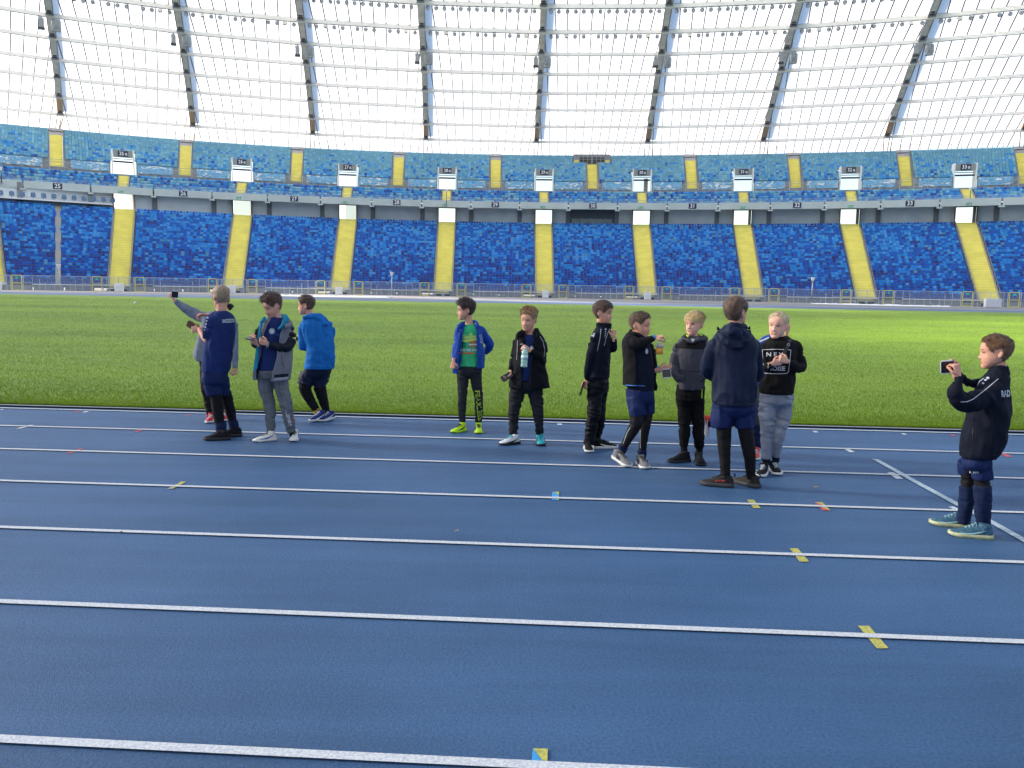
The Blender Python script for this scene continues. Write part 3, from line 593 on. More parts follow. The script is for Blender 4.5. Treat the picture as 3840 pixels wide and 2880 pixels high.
# dry leaves on the track
def leaf(x, y, s, m, lb, a):
    p = unproj(x, y, z=.012); mb = MB(); P = [(-1, 0, 0), (-.4, .32, .2), (.5, .28, .35), (1.1, 0, .25), (.5, -.3, .1), (-.4, -.32, .05)]; ca, sa = math.cos(a), math.sin(a)
    V = [(p.x+s*(u*ca-v*sa), p.y+s*(u*sa+v*ca), p.z+s*w) for u, v, w in P]; mb.poly(V); mb.poly([(x_, y_, z_-.002) for x_, y_, z_ in V[::-1]])
    mb.build('dry_leaf', m, None, label=lb, cat='leaf')
M_leaf = mat('dry_leaf', 'b79a78', .8, var=(60, .3)); M_leaf2 = mat('dry_leaf_brown', '7c6048', .8)
leaf(1713, 1990, .016, M_leaf, 'small tan leaf on the track below the boy in the green shirt', .5); leaf(3060, 1826, .02, M_leaf, 'small tan leaf on the track right of the dark trainers', .2); leaf(453, 1995, .012, M_leaf2, 'tiny dark crumb on the white line at the left', 1); leaf(2640, 1668, .014, M_leaf, 'pale leaf on the lane line beside the standing group', 2)

# ------------------------------------------------------------ roof
RFX = (3.363, 66.624, 1.828, -4.507, 1.117, 23.898, -1.608, 1.112, -.349); RFY = (119.111, -.521, -14.773, -1.175, 59.927, -.74, -6.096, 1.917, -.57); RFZ = (39.15, 38.31, 37.48, 36.55, 35.35, 34.27, 32.79, 31.27)
def RR(i, k, dz=0):
    K = (k-5)/4; v = i/7; b = (1, K, K*K, K**3, v, v*K, v*K*K, v*K**3, v*v)
    z = RFZ[0]-.75*i if i < 0 else (RFZ[min(7, int(i))]+(RFZ[min(7, int(i)+1)]-RFZ[min(7, int(i))])*(i-int(i)) if i <= 7 else RFZ[7]-1.9*(i-7))
    return Vector((sum(a*c for a, c in zip(RFX, b)), sum(a*c for a, c in zip(RFY, b)), z+dz))
RF = empty('stadium_roof', (3, 150, 36), label='curved translucent white stadium roof carried by radial grey trusses and pale ring beams', cat='roof')
KS = list(range(0, 11))
for k in KS:
    mb = MB()
    for i in range(-2, 7):
        a, b = RR(i, k, .55), RR(i+1, k, .55); mb.beam(a, b, .78, .9, 0 if i < 6 else 1)
        d = (b-a).normalized(); sx = d.cross(Vector((0, 0, 1))).normalized()
        for s in (-1, 1): mb.beam(a+sx*s*.46-Vector((0, 0, .3)), b+sx*s*.46-Vector((0, 0, .3)), .07, .5, 2 if i < 6 else 1)
        for f, wd in ((.82, .5), (.9, .62)): q = a.lerp(b, f)-Vector((0, 0, .5)); mb.box(q, (wd, .35, .12), 3, frame((0, 0, 0), sx).to_3x3())
        mb.box(b-Vector((0, 0, .45)), (1.0, 1.1, .35), 2, frame((0, 0, 0), sx).to_3x3())
    tr = mb.build('roof_truss', [M_truss, M_ltruss, mat('truss_side', 'a5a2ae', .5), M_dsteel], RF)
    a = RR(7, k, -.1); t = (RR(7, k+.1)-RR(7, k-.1)).normalized(); mb = MB(); ft = RR(8.0, k); 
    jn = lambda s: Vector((ft.x, ft.y, UZ(NU)+.6))+t*s*.35-Vector((0, 1.5, 0))
    for s in (-1, 1): mb.tube([a+t*s*.5, jn(s)], .09, 6)
    mb.build('truss_leg', M_ltruss, tr)
for i in range(-2, 8):
    for k in KS[:-1]:
        a, b = RR(i, k), RR(i, k+1); mb = MB().beam(a, b, .5, .5, 0)
        if i < 2: mb.beam(a+Vector((0, .2, .38)), b+Vector((0, .2, .38)), .3, .1, 1)
        mb.build('ring_beam', [M_beam, M_truss], RF)
PW = 1.70; panels = []
mbar = MB(); purl = MB()
for i in range(-2, 8):
    for k in KS[:-1]:
        A, B, C2, D2 = RR(i, k, .5), RR(i, k+1, .5), RR(i+1, k+1, .5), RR(i+1, k, .5)
        ax = ((C2-B)+(D2-A)); ax.z = 0; ax.normalize(); cx = Vector((ax.y, -ax.x, 0)); o = (RR(3, k)+RR(3, k+1))/2; o.z = 0
        Q = [((p-o).dot(ax), (p-o).dot(cx), p.z) for p in (A, B, C2, D2)]
        cs = [q[1] for q in Q]; m0, m1 = math.floor(min(cs)/PW), math.ceil(max(cs)/PW)
        def clip(poly, c, sg):
            out = []
            for u, v in zip(poly, poly[1:]+poly[:1]):
                du, dv = sg*(u[1]-c), sg*(v[1]-c)
                if du >= 0: out.append(u)
                if du*dv < 0: f = du/(du-dv); out.append(tuple(x+(y-x)*f for x, y in zip(u, v)))
            return out
        for m_ in range(m0, m1):
            P = clip(clip(Q, m_*PW+.03, 1), (m_+1)*PW-.03, -1)
            if len(P) < 3: continue
            ar = abs(sum(u[0]*v[1]-v[0]*u[1] for u, v in zip(P, P[1:]+P[:1])))/2
            W3 = [o+ax*u[0]+cx*u[1]+Vector((0, 0, u[2])) for u in P]; panels.append((ar, i, W3))
            if m_ > m0:
                P = clip(clip(Q, m_*PW-.02, 1), m_*PW+.02, -1)
                if len(P) >= 3:
                    lo = min(P); hi = max(P); mbar.beam(o+ax*lo[0]+cx*(m_*PW)+Vector((0, 0, lo[2]-.08)), o+ax*hi[0]+cx*(m_*PW)+Vector((0, 0, hi[2]-.08)), .14, .16)
        a, b = A.lerp(D2, -.0), B.lerp(C2, -.0); n_ = ax*.95; purl.beam(A+n_+Vector((0, 0, -.35)), B+n_+Vector((0, 0, -.35)), .07, .07)
panels.sort(key=lambda p: -(p[0]*(1 if 1 <= p[1] <= 5 else .1)))
for ar, i, W3 in panels[:300]: MB().poly(W3[::-1]).build('roof_panel', M_panel, RF)
mb = MB()
for ar, i, W3 in panels[300:]: mb.poly(W3[::-1])
mb.build('roof_panels', M_panel, RF, kind='stuff'); mbar.build('glazing_bars', M_cable, RF, kind='stuff'); purl.build('purlins', M_cable, RF)
# floodlights and loudspeakers under the roof
def flood_meshes():
    A = MB().tube([(0, -.05, -.42), (0, .12, -.30), (0, .22, -.24)], [.27, .27, .14], 12).mesh('lamp_housing', mat('lamp_grey', '83838f', .4, .3), True)
    Bm = MB().tube([(0, -.045, -.425), (0, -.06, -.436)], [.235, .235], 12).mesh('lens', mat('lamp_lens', 'c9c9cc', .2))
    Cm = MB().tube([(-.28, .03, -.36), (-.2, 0, .0), (.2, 0, .0), (.28, .03, -.36)], .025, 5).mesh('bracket', M_dsteel)
    return A, Bm, Cm
FA, FB, FC = flood_meshes(); BX = MB().box((0, 0, -.28), (.5, .35, .36)).box((-.36, 0, -.2), (.16, .1, .14)).mesh('driver_box', M_truss); BL = MB().box((0, 0, -.48), (.46, .32, .05)).mesh('lens', M_dsteel)
def flood(p, t, rot, lb, grp, box=False):
    M = frame(p, t) @ Matrix.Rotation(rot, 4, 'Z'); o = bpy.data.objects.new('floodlight' if not box else 'driver_unit', None); link(o); o.matrix_basis = M
    props(o, lb, 'floodlight' if not box else 'control box', grp)
    for nm, me in ((('housing', FA), ('lens', FB), ('bracket', FC)) if not box else (('housing', BX), ('lid', BL))):
        c = bpy.data.objects.new(nm, me); link(c, o)
NTH = ['', 'first', 'second', 'third', 'fourth', 'fifth', 'sixth', 'seventh', 'eighth', 'ninth', 'tenth', 'eleventh', 'twelfth', 'thirteenth', 'fourteenth']
for k in range(1, 9):
    pat = [('f', .07), ('f', .125), ('b', .2), ('f', .27), ('f', .34), ('f', .46), ('f', .53), ('f', .6), ('f', .73), ('f', .8), ('b', .865), ('f', .94)]; nf = 0
    for q, (ty, f) in enumerate(pat):
        a, b = RR(1, k), RR(1, k+1); nf += ty == 'f'; wh = f'between the {NTH[k]} and {NTH[k+1]} roof trusses'
        flood(a.lerp(b, f)-Vector((0, 0, .28)), (b-a), random.uniform(-.7, .7), f'{NTH[nf]} floodlight from the left, sparser lower row, {wh}' if ty == 'f' else f'boxy grey driver unit near the {"left" if q < 5 else "right"} truss, {wh}', 'second row of floodlights' if ty == 'f' else 'driver units between floodlights', ty == 'b')
    if 3 <= k <= 7:
        for q in range(14):
            a, b = RR(0, k), RR(0, k+1); flood(a.lerp(b, .06+q*.0665)-Vector((0, 0, .28)), (b-a), random.uniform(-.9, .9), f'{NTH[q+1]} floodlight from the left, dense top row, between the {NTH[k]} and {NTH[k+1]} trusses', 'front row of floodlights')
SPA = MB().box((0, 0, -1.0), (.62, .6, 1.2)).box((0, 0, -.25), (.3, .3, .3)).mesh('cabinet', mat('speaker_grey', '9ba0a4', .5)); SPB = MB().box((0, -.05, -1.72), (.78, .7, .26)).mesh('horn', mat('horn_dark', '4a4650', .5)); SPC = MB().tube([(-.3, 0, 0), (-.42, 0, -.9), (-.42, 0, -1.4)], .03, 5).mesh('bracket', M_dsteel)
SQA = MB().tube([(-.12, 0, -.25), (-.12, 0, -.5), (-.12, 0, -1.3), (-.12, 0, -1.75)], [.3, .42, .42, .3], 10).tube([(.32, .1, -.3), (.32, .1, -.5), (.32, .1, -1.4), (.32, .1, -1.7)], [.2, .36, .36, .3], 10).mesh('cabinet', MATS['speaker_grey'], True)
SQB = MB().box((.05, -.1, -1.75), (1.05, .7, .25)).mesh('horn', MATS['speaker_grey']); SQC = MB().tube([(-.45, -.5, -1.85), (0, -.5, -.85), (.5, -.5, -1.85), (-.45, -.5, -1.85)], .035, 5).tube([(0, -.5, -.85), (0, -.3, 0)], .03, 5).mesh('bracket', mat('bracket_pale', 'c3c7ca', .5))
nm = {1: 'leftmost', 2: 'second', 3: 'third', 4: 'fourth', 5: 'fifth', 6: 'sixth', 7: 'seventh', 8: 'eighth'}
for k in range(1, 9):
    for s, parts in ((-1, (('cabinet', SPA), ('horn', SPB), ('bracket', SPC))), (1, (('cabinet', SQA), ('horn', SQB), ('bracket', SQC)))):
        a = RR(2.0, k); t = (RR(2, k+.1)-RR(2, k-.1)).normalized(); o = bpy.data.objects.new('loudspeaker', None); link(o); o.matrix_basis = frame(a+t*s*.85-Vector((0, .4, .2)), t)
        props(o, ('boxy grey loudspeaker with dark horn hung left of the ' if s < 0 else 'rounded grey loudspeaker with triangular bracket hung right of the ')+nm[k]+' roof truss from the left', 'loudspeaker', 'loudspeakers under the roof trusses')
        for n2, me in parts: link(bpy.data.objects.new(n2, me), o)

# ------------------------------------------------------------ the rest of the bowl, outside the picture: it shades the near track
def EL(a, b, th, z): return (2+a*math.sin(th), 46+b*math.cos(th), z)
TH = [math.radians(q) for q in range(44, 317, 4)]
mb = MB(); mb2 = MB(); mb3 = MB()
for p, q in zip(TH, TH[1:]):
    mb.poly([EL(118, 88, p, 1), EL(118, 88, q, 1), EL(145, 115, q, 13.5), EL(145, 115, p, 13.5)]); mb2.poly([EL(143, 113, p, 17.5), EL(143, 113, q, 17.5), EL(165, 136, q, 29), EL(165, 136, p, 29)])
    mb3.poly([EL(143, 113, p, 16.3), EL(143, 113, q, 16.3), EL(143, 113, q, 17.5), EL(143, 113, p, 17.5)])
mb.build('side_terrace', LOWC[1], LG); mb2.build('side_terrace', UPC[0], UG); mb3.build('side_parapet', M_facade, UG)
RIN = [EL(86, 42, p, 40) for p in TH]; ROUT = [EL(166, 137, p, 31) for p in TH]  # inner edge of the unseen roof shaped to place the sun patch
mb = MB()
for k in range(len(TH)-1): mb.poly([RIN[k], ROUT[k], ROUT[k+1], RIN[k+1]])
mb.build('roof_panels', M_panel2, RF, kind='stuff')
mb = MB(); KI = [RR(-2, k) for k in range(11)]; EI = [EL(86, 42, math.atan2((p.x-2)/86, (p.y-46)/42), 40) for p in KI]  # strip added out of view to trim the sunlit grass
KI = [ROUT[-1]]+KI+[ROUT[0]]; EI = [RIN[-1]]+EI+[RIN[0]]
for k in range(1, 11): mb.poly([EI[k], EI[k+1], KI[k+1], KI[k]])
mb.poly([EI[0], EI[1], KI[1], RR(3, 0)]); mb.poly([EI[11], EI[12], RR(3, 10), KI[11]])
mb.build('roof_panels', M_panel2, RF, kind='stuff')
for k in range(0, len(TH)-1, 2): MB().beam(RIN[k], ROUT[k], .8, .9).build('roof_truss', M_truss, RF)


# ============================================================ people
def spl(pts, n):
    """smooth (Catmull-Rom) resampling of tuples of equal length, n pieces per span"""
    P = [pts[0]]+list(pts)+[pts[-1]]; out = []
    for i in range(1, len(P)-2):
        for k in range(n):
            t = k/n; out.append(tuple(.5*((2*b)+(-a+c)*t+(2*a-5*b+4*c-d)*t*t+(-a+3*b-3*c+d)*t**3) for a, b, c, d in zip(P[i-1], P[i], P[i+1], P[i+2])))
    out.append(tuple(pts[-1])); return out
def solid(mb, voxel, smooth=5, name='tmp', wr=None, seed=0):
    """voxel-join closed shapes into one skin, smooth it, add cloth folds; returns verts (list of Vector), faces"""
    me = mb.mesh(name, []) ; o = bpy.data.objects.new(name, me); COL.objects.link(o)
    r = o.modifiers.new('r', 'REMESH'); r.mode = 'VOXEL'; r.voxel_size = voxel
    if smooth: s = o.modifiers.new('s', 'SMOOTH'); s.factor = .5; s.iterations = smooth
    dg = bpy.context.evaluated_depsgraph_get(); dg.update()
    m2 = bpy.data.meshes.new_from_object(o.evaluated_get(dg)); bpy.data.objects.remove(o); bpy.data.meshes.remove(me)
    if wr:
        n = len(m2.vertices); co = np.empty(n*3, 'f'); m2.vertices.foreach_get('co', co); co = co.reshape(-1, 3)
        no = np.empty(n*3, 'f'); m2.vertex_normals.foreach_get('vector', no); no = no.reshape(-1, 3)
        amp, fx, fz = wr; d = np.empty(n)
        for i in range(n):
            x, y, z = co[i]; q = Vector((x*fx+seed, y*fx, z*fz+.35*fx*x)); a = noise.noise(q); b = noise.noise(q*2.1+Vector((7, 3, 1)))
            c_ = noise.noise(q*.45+Vector((3, 9, 2))); d[i] = ((.5-abs(a)*2.4)*1.15+b*.45)*(.75+.9*c_)+c_*.8
        co += no*(d*amp)[:, None]; m2.vertices.foreach_set('co', co.ravel())
    m2.polygons.foreach_set('use_smooth', [True]*len(m2.polygons)); m2.update(); return m2
def obj(name, me, m, parent=None, **k):
    me.materials.clear()
    for q in m if isinstance(m, (list, tuple)) else [m]: me.materials.append(q)
    o = bpy.data.objects.new(name, me); link(o, parent)
    if parent is not None: o.matrix_parent_inverse = WI(parent)
    return props(o, **k)
def ring(c, ax, ay, rx, ry, n, p=2.0):
    out = []
    for q in range(n):
        t = 2*math.pi*q/n; ct, st = math.cos(t), math.sin(t); e = 2/p
        out.append(c+ax*(math.copysign(abs(ct)**e, ct)*rx)+ay*(math.copysign(abs(st)**e, st)*ry))
    return out
def loft(mb, rings, m=0):
    n = len(rings[0]); base = len(mb.v)
    for r in rings: mb.v += [tuple(p) for p in r]
    for k in range(len(rings)-1):
        for q in range(n): mb.f.append((base+k*n+q, base+k*n+(q+1) % n, base+(k+1)*n+(q+1) % n, base+(k+1)*n+q)); mb.m.append(m)
    mb.f.append(tuple(base+q for q in range(n))[::-1]); mb.m.append(m); mb.f.append(tuple(base+(len(rings)-1)*n+q for q in range(n))); mb.m.append(m)
def fabric(name, c, rough=.85, sheen=0, fine=240, v=.12):
    if name in MATS: return MATS[name]
    c = [int(c[i:i+2], 16) for i in (0, 2, 4)]; k = .78 if max(c) < 110 else .9
    return mat(name, [q*k for q in c], rough, var=(16, v), bump=(fine, .35, .002), sheen=sheen, spec=.2)
SKIN = mat('skin', 'e0ab90', .55, var=(30, .07, 'd89a80'), spec=.25)
b_ = SKIN.node_tree.nodes['Principled BSDF']; b_.inputs['Subsurface Weight'].default_value = .18; b_.inputs['Subsurface Radius'].default_value = (.012, .004, .002); b_.inputs['Subsurface Scale'].default_value = 1.0
SKINF = mat('skin_pale', 'eebea4', .55, var=(30, .06, 'e4a890'), spec=.25)
b2_ = SKINF.node_tree.nodes['Principled BSDF']; b2_.inputs['Subsurface Weight'].default_value = .18; b2_.inputs['Subsurface Radius'].default_value = (.012, .004, .002)
M_lip = mat('lip', 'b9665c', .45); M_eyew = mat('eye_white', 'a89c96', .4); M_iris = mat('iris', '3a3026', .2); M_lash = mat('lash', '3b2b22', .7); M_tooth = mat('teeth', 'eee8dc', .3); M_mouth = mat('mouth_dark', '5a2420', .6); M_screen = mat('screen', '20222a', .12)
M_lace = mat('lace', '2a2a2c', .8)

class Person:
    def __init__(s, crop, label, skin=None):
        s.cx, s.cy, s.sc = crop; s.Y = None; s.bear = 0; s.cb = 1; s.label = label; s.skin = skin or SKIN; s.parts = []; s.seed = len(label)*3.7
    def px(s, u, v): return (s.cx+u/s.sc, s.cy+v/s.sc)
    def ground(s, u, v, z=0.0): return unproj(*s.px(u, v), z=z)
    def P(s, u, v, dy=0.0): return unproj(*s.px(u, v), Y=s.Y+dy)
    def R(s, r, dy=0.0): return r/s.sc*(s.Y+dy)/F*s.cb
    def axes(s): a = s.bear; return Vector((math.cos(a), -math.sin(a), 0)), Vector((math.sin(a), math.cos(a), 0))
    def tubes(s, mb, lists, grow=0.0, shrink=1.0, n=12, flat=1.0):
        for pts in lists:
            q = spl([tuple(p) for p in pts], 4); c = [s.P(a, b, d) for a, b, d, r in q]; rr = [max(.006, s.R(r, d)*shrink+grow) for a, b, d, r in q]
            mb.tube(c, rr, n)
    def head(s, u, v, dy, yaw, pitch=0, roll=0):
        c = s.P(u, v, dy); return Matrix.Translation(c) @ rot_head(yaw-math.degrees(math.atan2(c.x, c.y)), pitch, roll)
    def arm(s, l):
        a = l[0]
        if a[1] > 700 or a[3] < 30: return l
        return [(a[0]*.5+s.tc*.5, a[1]-a[3]*.12, a[2], a[3]*.72)]+list(l)
    def torso(s, mb, rows, grow=0.0, shrink=1.0, n=20, p=2.3, rb=False):
        """rows: (v, u_left, u_right, half depth in metres, dy)"""
        if rb:
            v, ul, ur, hd, dy = rows[0]; c = (ul+ur)/2; h = (ur-ul)/2; rows = [(v+h*.22, c-h*.45, c+h*.45, hd*.35, dy), (v+h*.05, c-h*.82, c+h*.82, hd*.72, dy)]+[(v-h*.22, ul, ur, hd*.95, dy)]+[q for q in rows[1:] if q[0] < v-h*.3]
        q = spl([tuple(map(float, r)) for r in rows], 3); rings = []
        for v, ul, ur, hd, dy in q:
            c = s.P((ul+ur)/2, v, dy); rx = s.R((ur-ul)/2, dy)*shrink+grow; A_, B_ = s.axes(); rings.append(ring(c, A_, B_, rx, hd*shrink+grow, n, p))
        loft(mb, rings)
    def setY(s, feet):
        s.Y = sum(f.y for f in feet)/len(feet); s.bear = math.atan2(sum(f.x for f in feet)/len(feet), s.Y); s.cb = math.cos(s.bear)
    def body(s, torso, limbs, neck, hands, headM, H, hair):
        s.tc = (torso[-1][1]+torso[-1][2])/2; nk = neck if isinstance(neck[0], list) else [neck]
        mb = MB(); s.torso(mb, torso[1:], shrink=.68); s.tubes(mb, [l if l in nk else s.arm(l) for l in limbs], shrink=.52); s.tubes(mb, nk, n=14)
        me = solid(mb, .011, 4)
        V = [tuple(v.co) for v in me.vertices]; Fc = [tuple(f.vertices) for f in me.polygons]; mb = MB().add(V, Fc)
        for h in hands: hv, hf = hand(*h); mb.add(hv, hf)
        hv, hf = head_mesh(); R3 = headM
        mb.add([R3 @ (Vector(v)*H) for v in hv], hf)
        for sgn in (-1, 1):
            ev, ef = ear_mesh(sgn); mb.add([R3 @ (v*H) for v in ev], ef)
        c = s.P(torso[-1][1]*.5+torso[-1][2]*.5, torso[-1][0]); base = Vector((c.x, c.y, 0))
        me = mb.mesh('person', s.skin, True); bm = bmesh.new(); bm.from_mesh(me); bmesh.ops.recalc_face_normals(bm, faces=bm.faces); bm.to_mesh(me); bm.free()
        me.transform(Matrix.Translation(-base)); o = bpy.data.objects.new('person', me); link(o); o.location = base; props(o, s.label, 'person', 'boys standing on the running track')
        s.o = o; s.R3 = R3; s.H = H; s.bvh = {}
        face(s, R3, H, **hair.get('face', {})); hair_build(s, R3, H, **{k: v for k, v in hair.items() if k != 'face'})
        return o
    def cloth(s, name, m, tubes=(), torso=None, extra=None, voxel=.008, smooth=3, wr=(.008, 14, 9), grow=0.0, parent=None, **k):
        mb = MB()
        if torso: s.torso(mb, torso, grow, rb=name in ('shorts', 'trousers', 'joggers', 'leggings', 'tights', 'tracksuit_bottoms'))
        s.tubes(mb, [s.arm(l) for l in tubes] if name in ('sweatshirt', 'football_shirt', 'hoodie', 'jacket', 'track_jacket', 'jersey', 'sleeve') else tubes, grow)
        if extra: extra(mb)
        me = solid(mb, voxel, smooth, wr=wr, seed=s.seed+len(s.bvh)*5)
        o = obj(name, me, m, parent or s.o, **k)
        s.bvh[name+str(len(s.bvh))] = BVHTree.FromPolygons([tuple(v.co) for v in me.vertices], [tuple(f.vertices) for f in me.polygons]); o['_k'] = 0; del o['_k']
        return o
    def hit(s, u, v, off=.003):
        d = (unproj(*s.px(u, v), Y=1.0)-Vector((0, 0, EYE))).normalized(); best = None
        for t in s.bvh.values():
            h = t.ray_cast(Vector((0, 0, EYE)), d)
            if h[0] is not None and (best is None or h[3] < best[3]): best = h
        if best is None: return None
        return best[0]-d*off
    def ribbon(s, pts, w, m, parent, name='stripe', step=6, off=.003):
        """thin strip lying on the cloth along a path given in picture coordinates"""
        P = []
        for a, b in zip(pts, pts[1:]):
            n = max(1, int(math.dist(a, b)/step)); P += [(a[0]+(b[0]-a[0])*i/n, a[1]+(b[1]-a[1])*i/n) for i in range(n)]
        P.append(pts[-1]); mb = MB(); prev = None
        for i, p in enumerate(P):
            a, b = P[max(0, i-1)], P[min(len(P)-1, i+1)]; d = Vector((b[0]-a[0], b[1]-a[1])).normalized() if a != b else Vector((1, 0))
            L_, R_ = s.hit(p[0]-d.y*w/2, p[1]+d.x*w/2, off), s.hit(p[0]+d.y*w/2, p[1]-d.x*w/2, off)
            cur = (L_, R_) if L_ is not None and R_ is not None and (L_-R_).length < .06 else None
            if cur and prev and (cur[0]-prev[0]).length < .08: mb.poly([prev[0], prev[1], cur[1], cur[0]])
            prev = cur
        if mb.f: return mb.build(name, m, parent)
    def patch(s, pts, m, parent, name='print', off=.003, n=6):
        """quad patch (4 corners in picture coordinates) laid on the cloth"""
        mb = MB(); G = [[None]*(n+1) for _ in range(n+1)]; a, b, c, d = pts
        for i in range(n+1):
            for j in range(n+1):
                x, y = i/n, j/n; u = (a[0]*(1-x)+b[0]*x)*(1-y)+(d[0]*(1-x)+c[0]*x)*y; v = (a[1]*(1-x)+b[1]*x)*(1-y)+(d[1]*(1-x)+c[1]*x)*y; G[i][j] = s.hit(u, v, off)
        for i in range(n):
            for j in range(n):
                q = [G[i][j], G[i+1][j], G[i+1][j+1], G[i][j+1]]
                if all(k is not None for k in q) and (q[0]-q[2]).length < .12: mb.poly(q[::-1])
        if mb.f: return mb.build(name, m, parent)
    def disc(s, u, v, r, m, parent, name='badge', off=.003, ry=None):
        mb = MB(); P = [s.hit(u+r*math.cos(t), v+(ry or r)*math.sin(t), off) for t in [k*math.pi/6 for k in range(12)]]
        if all(p is not None for p in P): mb.poly(P[::-1]); return mb.build(name, m, parent)
    def write(s, body, u, v, size, m, parent, rot=0, sx=1.0, bold=.02, off=.004, shear=0, name='lettering', outline=False):
        """flat lettering projected onto the cloth; size in picture units"""
        c = bpy.data.curves.new('t', 'FONT'); c.body = body; c.size = size; c.align_x = 'CENTER'; c.align_y = 'CENTER'; c.offset = bold*size; c.shear = shear; c.resolution_u = 2
        o = bpy.data.objects.new('t', c); COL.objects.link(o); dg = bpy.context.evaluated_depsgraph_get(); dg.update()
        me = bpy.data.meshes.new_from_object(o.evaluated_get(dg)); bpy.data.objects.remove(o)
        ca, sa = math.cos(math.radians(rot)), math.sin(math.radians(rot)); V = []
        for q in me.vertices:
            x, y = q.co.x*sx, q.co.y; h = s.hit(u+x*ca+y*sa, v+x*sa-y*ca, off); V.append(h)
        F2 = [tuple(f.vertices) for f in me.polygons if all(V[i] is not None for i in f.vertices) and max((V[i]-V[f.vertices[0]]).length for i in f.vertices) < .15]
        bpy.data.meshes.remove(me); z = s.o.location
        mb = MB().add([x if x is not None else z for x in V], F2)
        return mb.build(name, m, parent)

# ---- head, ears, face, hair
_HEAD = {}
def prof(tab, z):
    for (a, fa), (b, fb) in zip(tab, tab[1:]):
        if z <= b: t = (z-a)/(b-a); t = t*t*(3-2*t)*.5+t*.5; return fa+(fb-fa)*t
    return tab[-1][1]
Wt = ((0, .09), (.05, .15), (.12, .205), (.22, .26), (.34, .295), (.46, .315), (.6, .34), (.72, .345), (.84, .30), (.93, .20), (.98, .10), (1.0, .02))
Ft = ((0, .335), (.04, .375), (.1, .385), (.16, .375), (.22, .395), (.3, .395), (.42, .385), (.5, .385), (.56, .41), (.66, .415), (.78, .37), (.88, .27), (.96, .12), (1.0, .01))
Bt = ((0, .16), (.06, .06), (.14, -.06), (.22, -.18), (.32, -.30), (.44, -.395), (.56, -.45), (.68, -.46), (.8, -.42), (.9, -.30), (.97, -.14), (1.0, -.01))
def head_pt(a, z, off=0.0):
    """a: angle, 0 = face front (+y), pi = back; z in 0..1 from chin to crown; unit = head height"""
    w, f, b = prof(Wt, z), prof(Ft, z), prof(Bt, z); yc = b+(f-b)*.5; hd = (f-b)/2; p = 2.25
    sa, ca = math.sin(a), math.cos(a); x = math.copysign(abs(sa)**(2/p), sa)*w; y = yc+math.copysign(abs(ca)**(2/p), ca)*hd
    if ca > 0:
        ax = abs(x)
        y -= .03*math.exp(-((ax-.135)/.062)**2-((z-.475)/.05)**2)                     # eye sockets
        y += .022*math.exp(-((ax-.12)/.1)**2-((z-.55)/.03)**2)                          # brow ridge
        nz = .080*math.exp(-((z-.315)/.05)**2)+.045*math.exp(-((z-.38)/.06)**2)+.03*math.exp(-((z-.46)/.05)**2)
        if z < .315: nz = .088*math.exp(-((z-.315)/.022)**2)
        y += nz*math.exp(-(ax/(.052 if z > .36 else .068))**2)                          # nose
        y += .018*math.exp(-((ax)/.09)**2)*(math.exp(-((z-.215)/.016)**2)+1.1*math.exp(-((z-.17)/.016)**2))   # lips
        y += .018*math.exp(-((ax)/.07)**2-((z-.07)/.04)**2)                             # chin
        y += .012*math.exp(-((ax-.19)/.07)**2-((z-.33)/.08)**2)                         # cheeks
    d = Vector((x, y-(yc), 0)); l = d.length
    if off and l > 1e-6: x += d.x/l*off; y += d.y/l*off
    return Vector((x, y, z-.5))
def head_mesh():
    if 'h' in _HEAD: return _HEAD['h']
    nz, na = 46, 56; zs = [0]+[(.5-.5*math.cos(math.pi*(k/nz)**.95)) for k in range(1, nz)]+[1.0]; zs = sorted(zs+[.29, .33, .19, .45, .5])
    an = []
    for k in range(na):
        t = k/na*2-1; an.append(math.pi*(abs(t)**1.35)*(1 if t > 0 else -1))
    rings = [[head_pt(a, z) for a in an] for z in zs]; mb = MB(); loft(mb, rings)
    top = head_pt(0, 1); _HEAD['h'] = (mb.v, [tuple(reversed(f)) for f in mb.f]); return _HEAD['h']
def ear_mesh(sg):
    V = []; Fc = []; c = Vector((sg*.318, -.03, -.07)); n = 14
    ax = Vector((sg*.45, -.62, .1)).normalized(); up = Vector((0, -.18, 1)).normalized(); nn = ax.cross(up)*sg
    prof_ = [(0, .012, .0), (.045, .03, .014), (.075, .055, .03), (.088, .07, .022), (.08, .066, .0), (.04, .03, -.012)]
    for k, (rx, ry, h) in enumerate(prof_):
        for q in range(n):
            t = 2*math.pi*q/n; s_ = 1.0 if math.sin(t) > 0 else 1.25
            V.append(c+ax*(rx*.8*math.cos(t)+.03)+up*(ry*1.28*math.sin(t)*(1.25 if math.sin(t) > 0 else 1.1))+nn*(h*1.3))
    for k in range(len(prof_)-1):
        for q in range(n): Fc.append((k*n+q, k*n+(q+1) % n, (k+1)*n+(q+1) % n, (k+1)*n+q))
    Fc.append(tuple(range(n))[::-1]); Fc.append(tuple((len(prof_)-1)*n+q for q in range(n))); return V, Fc
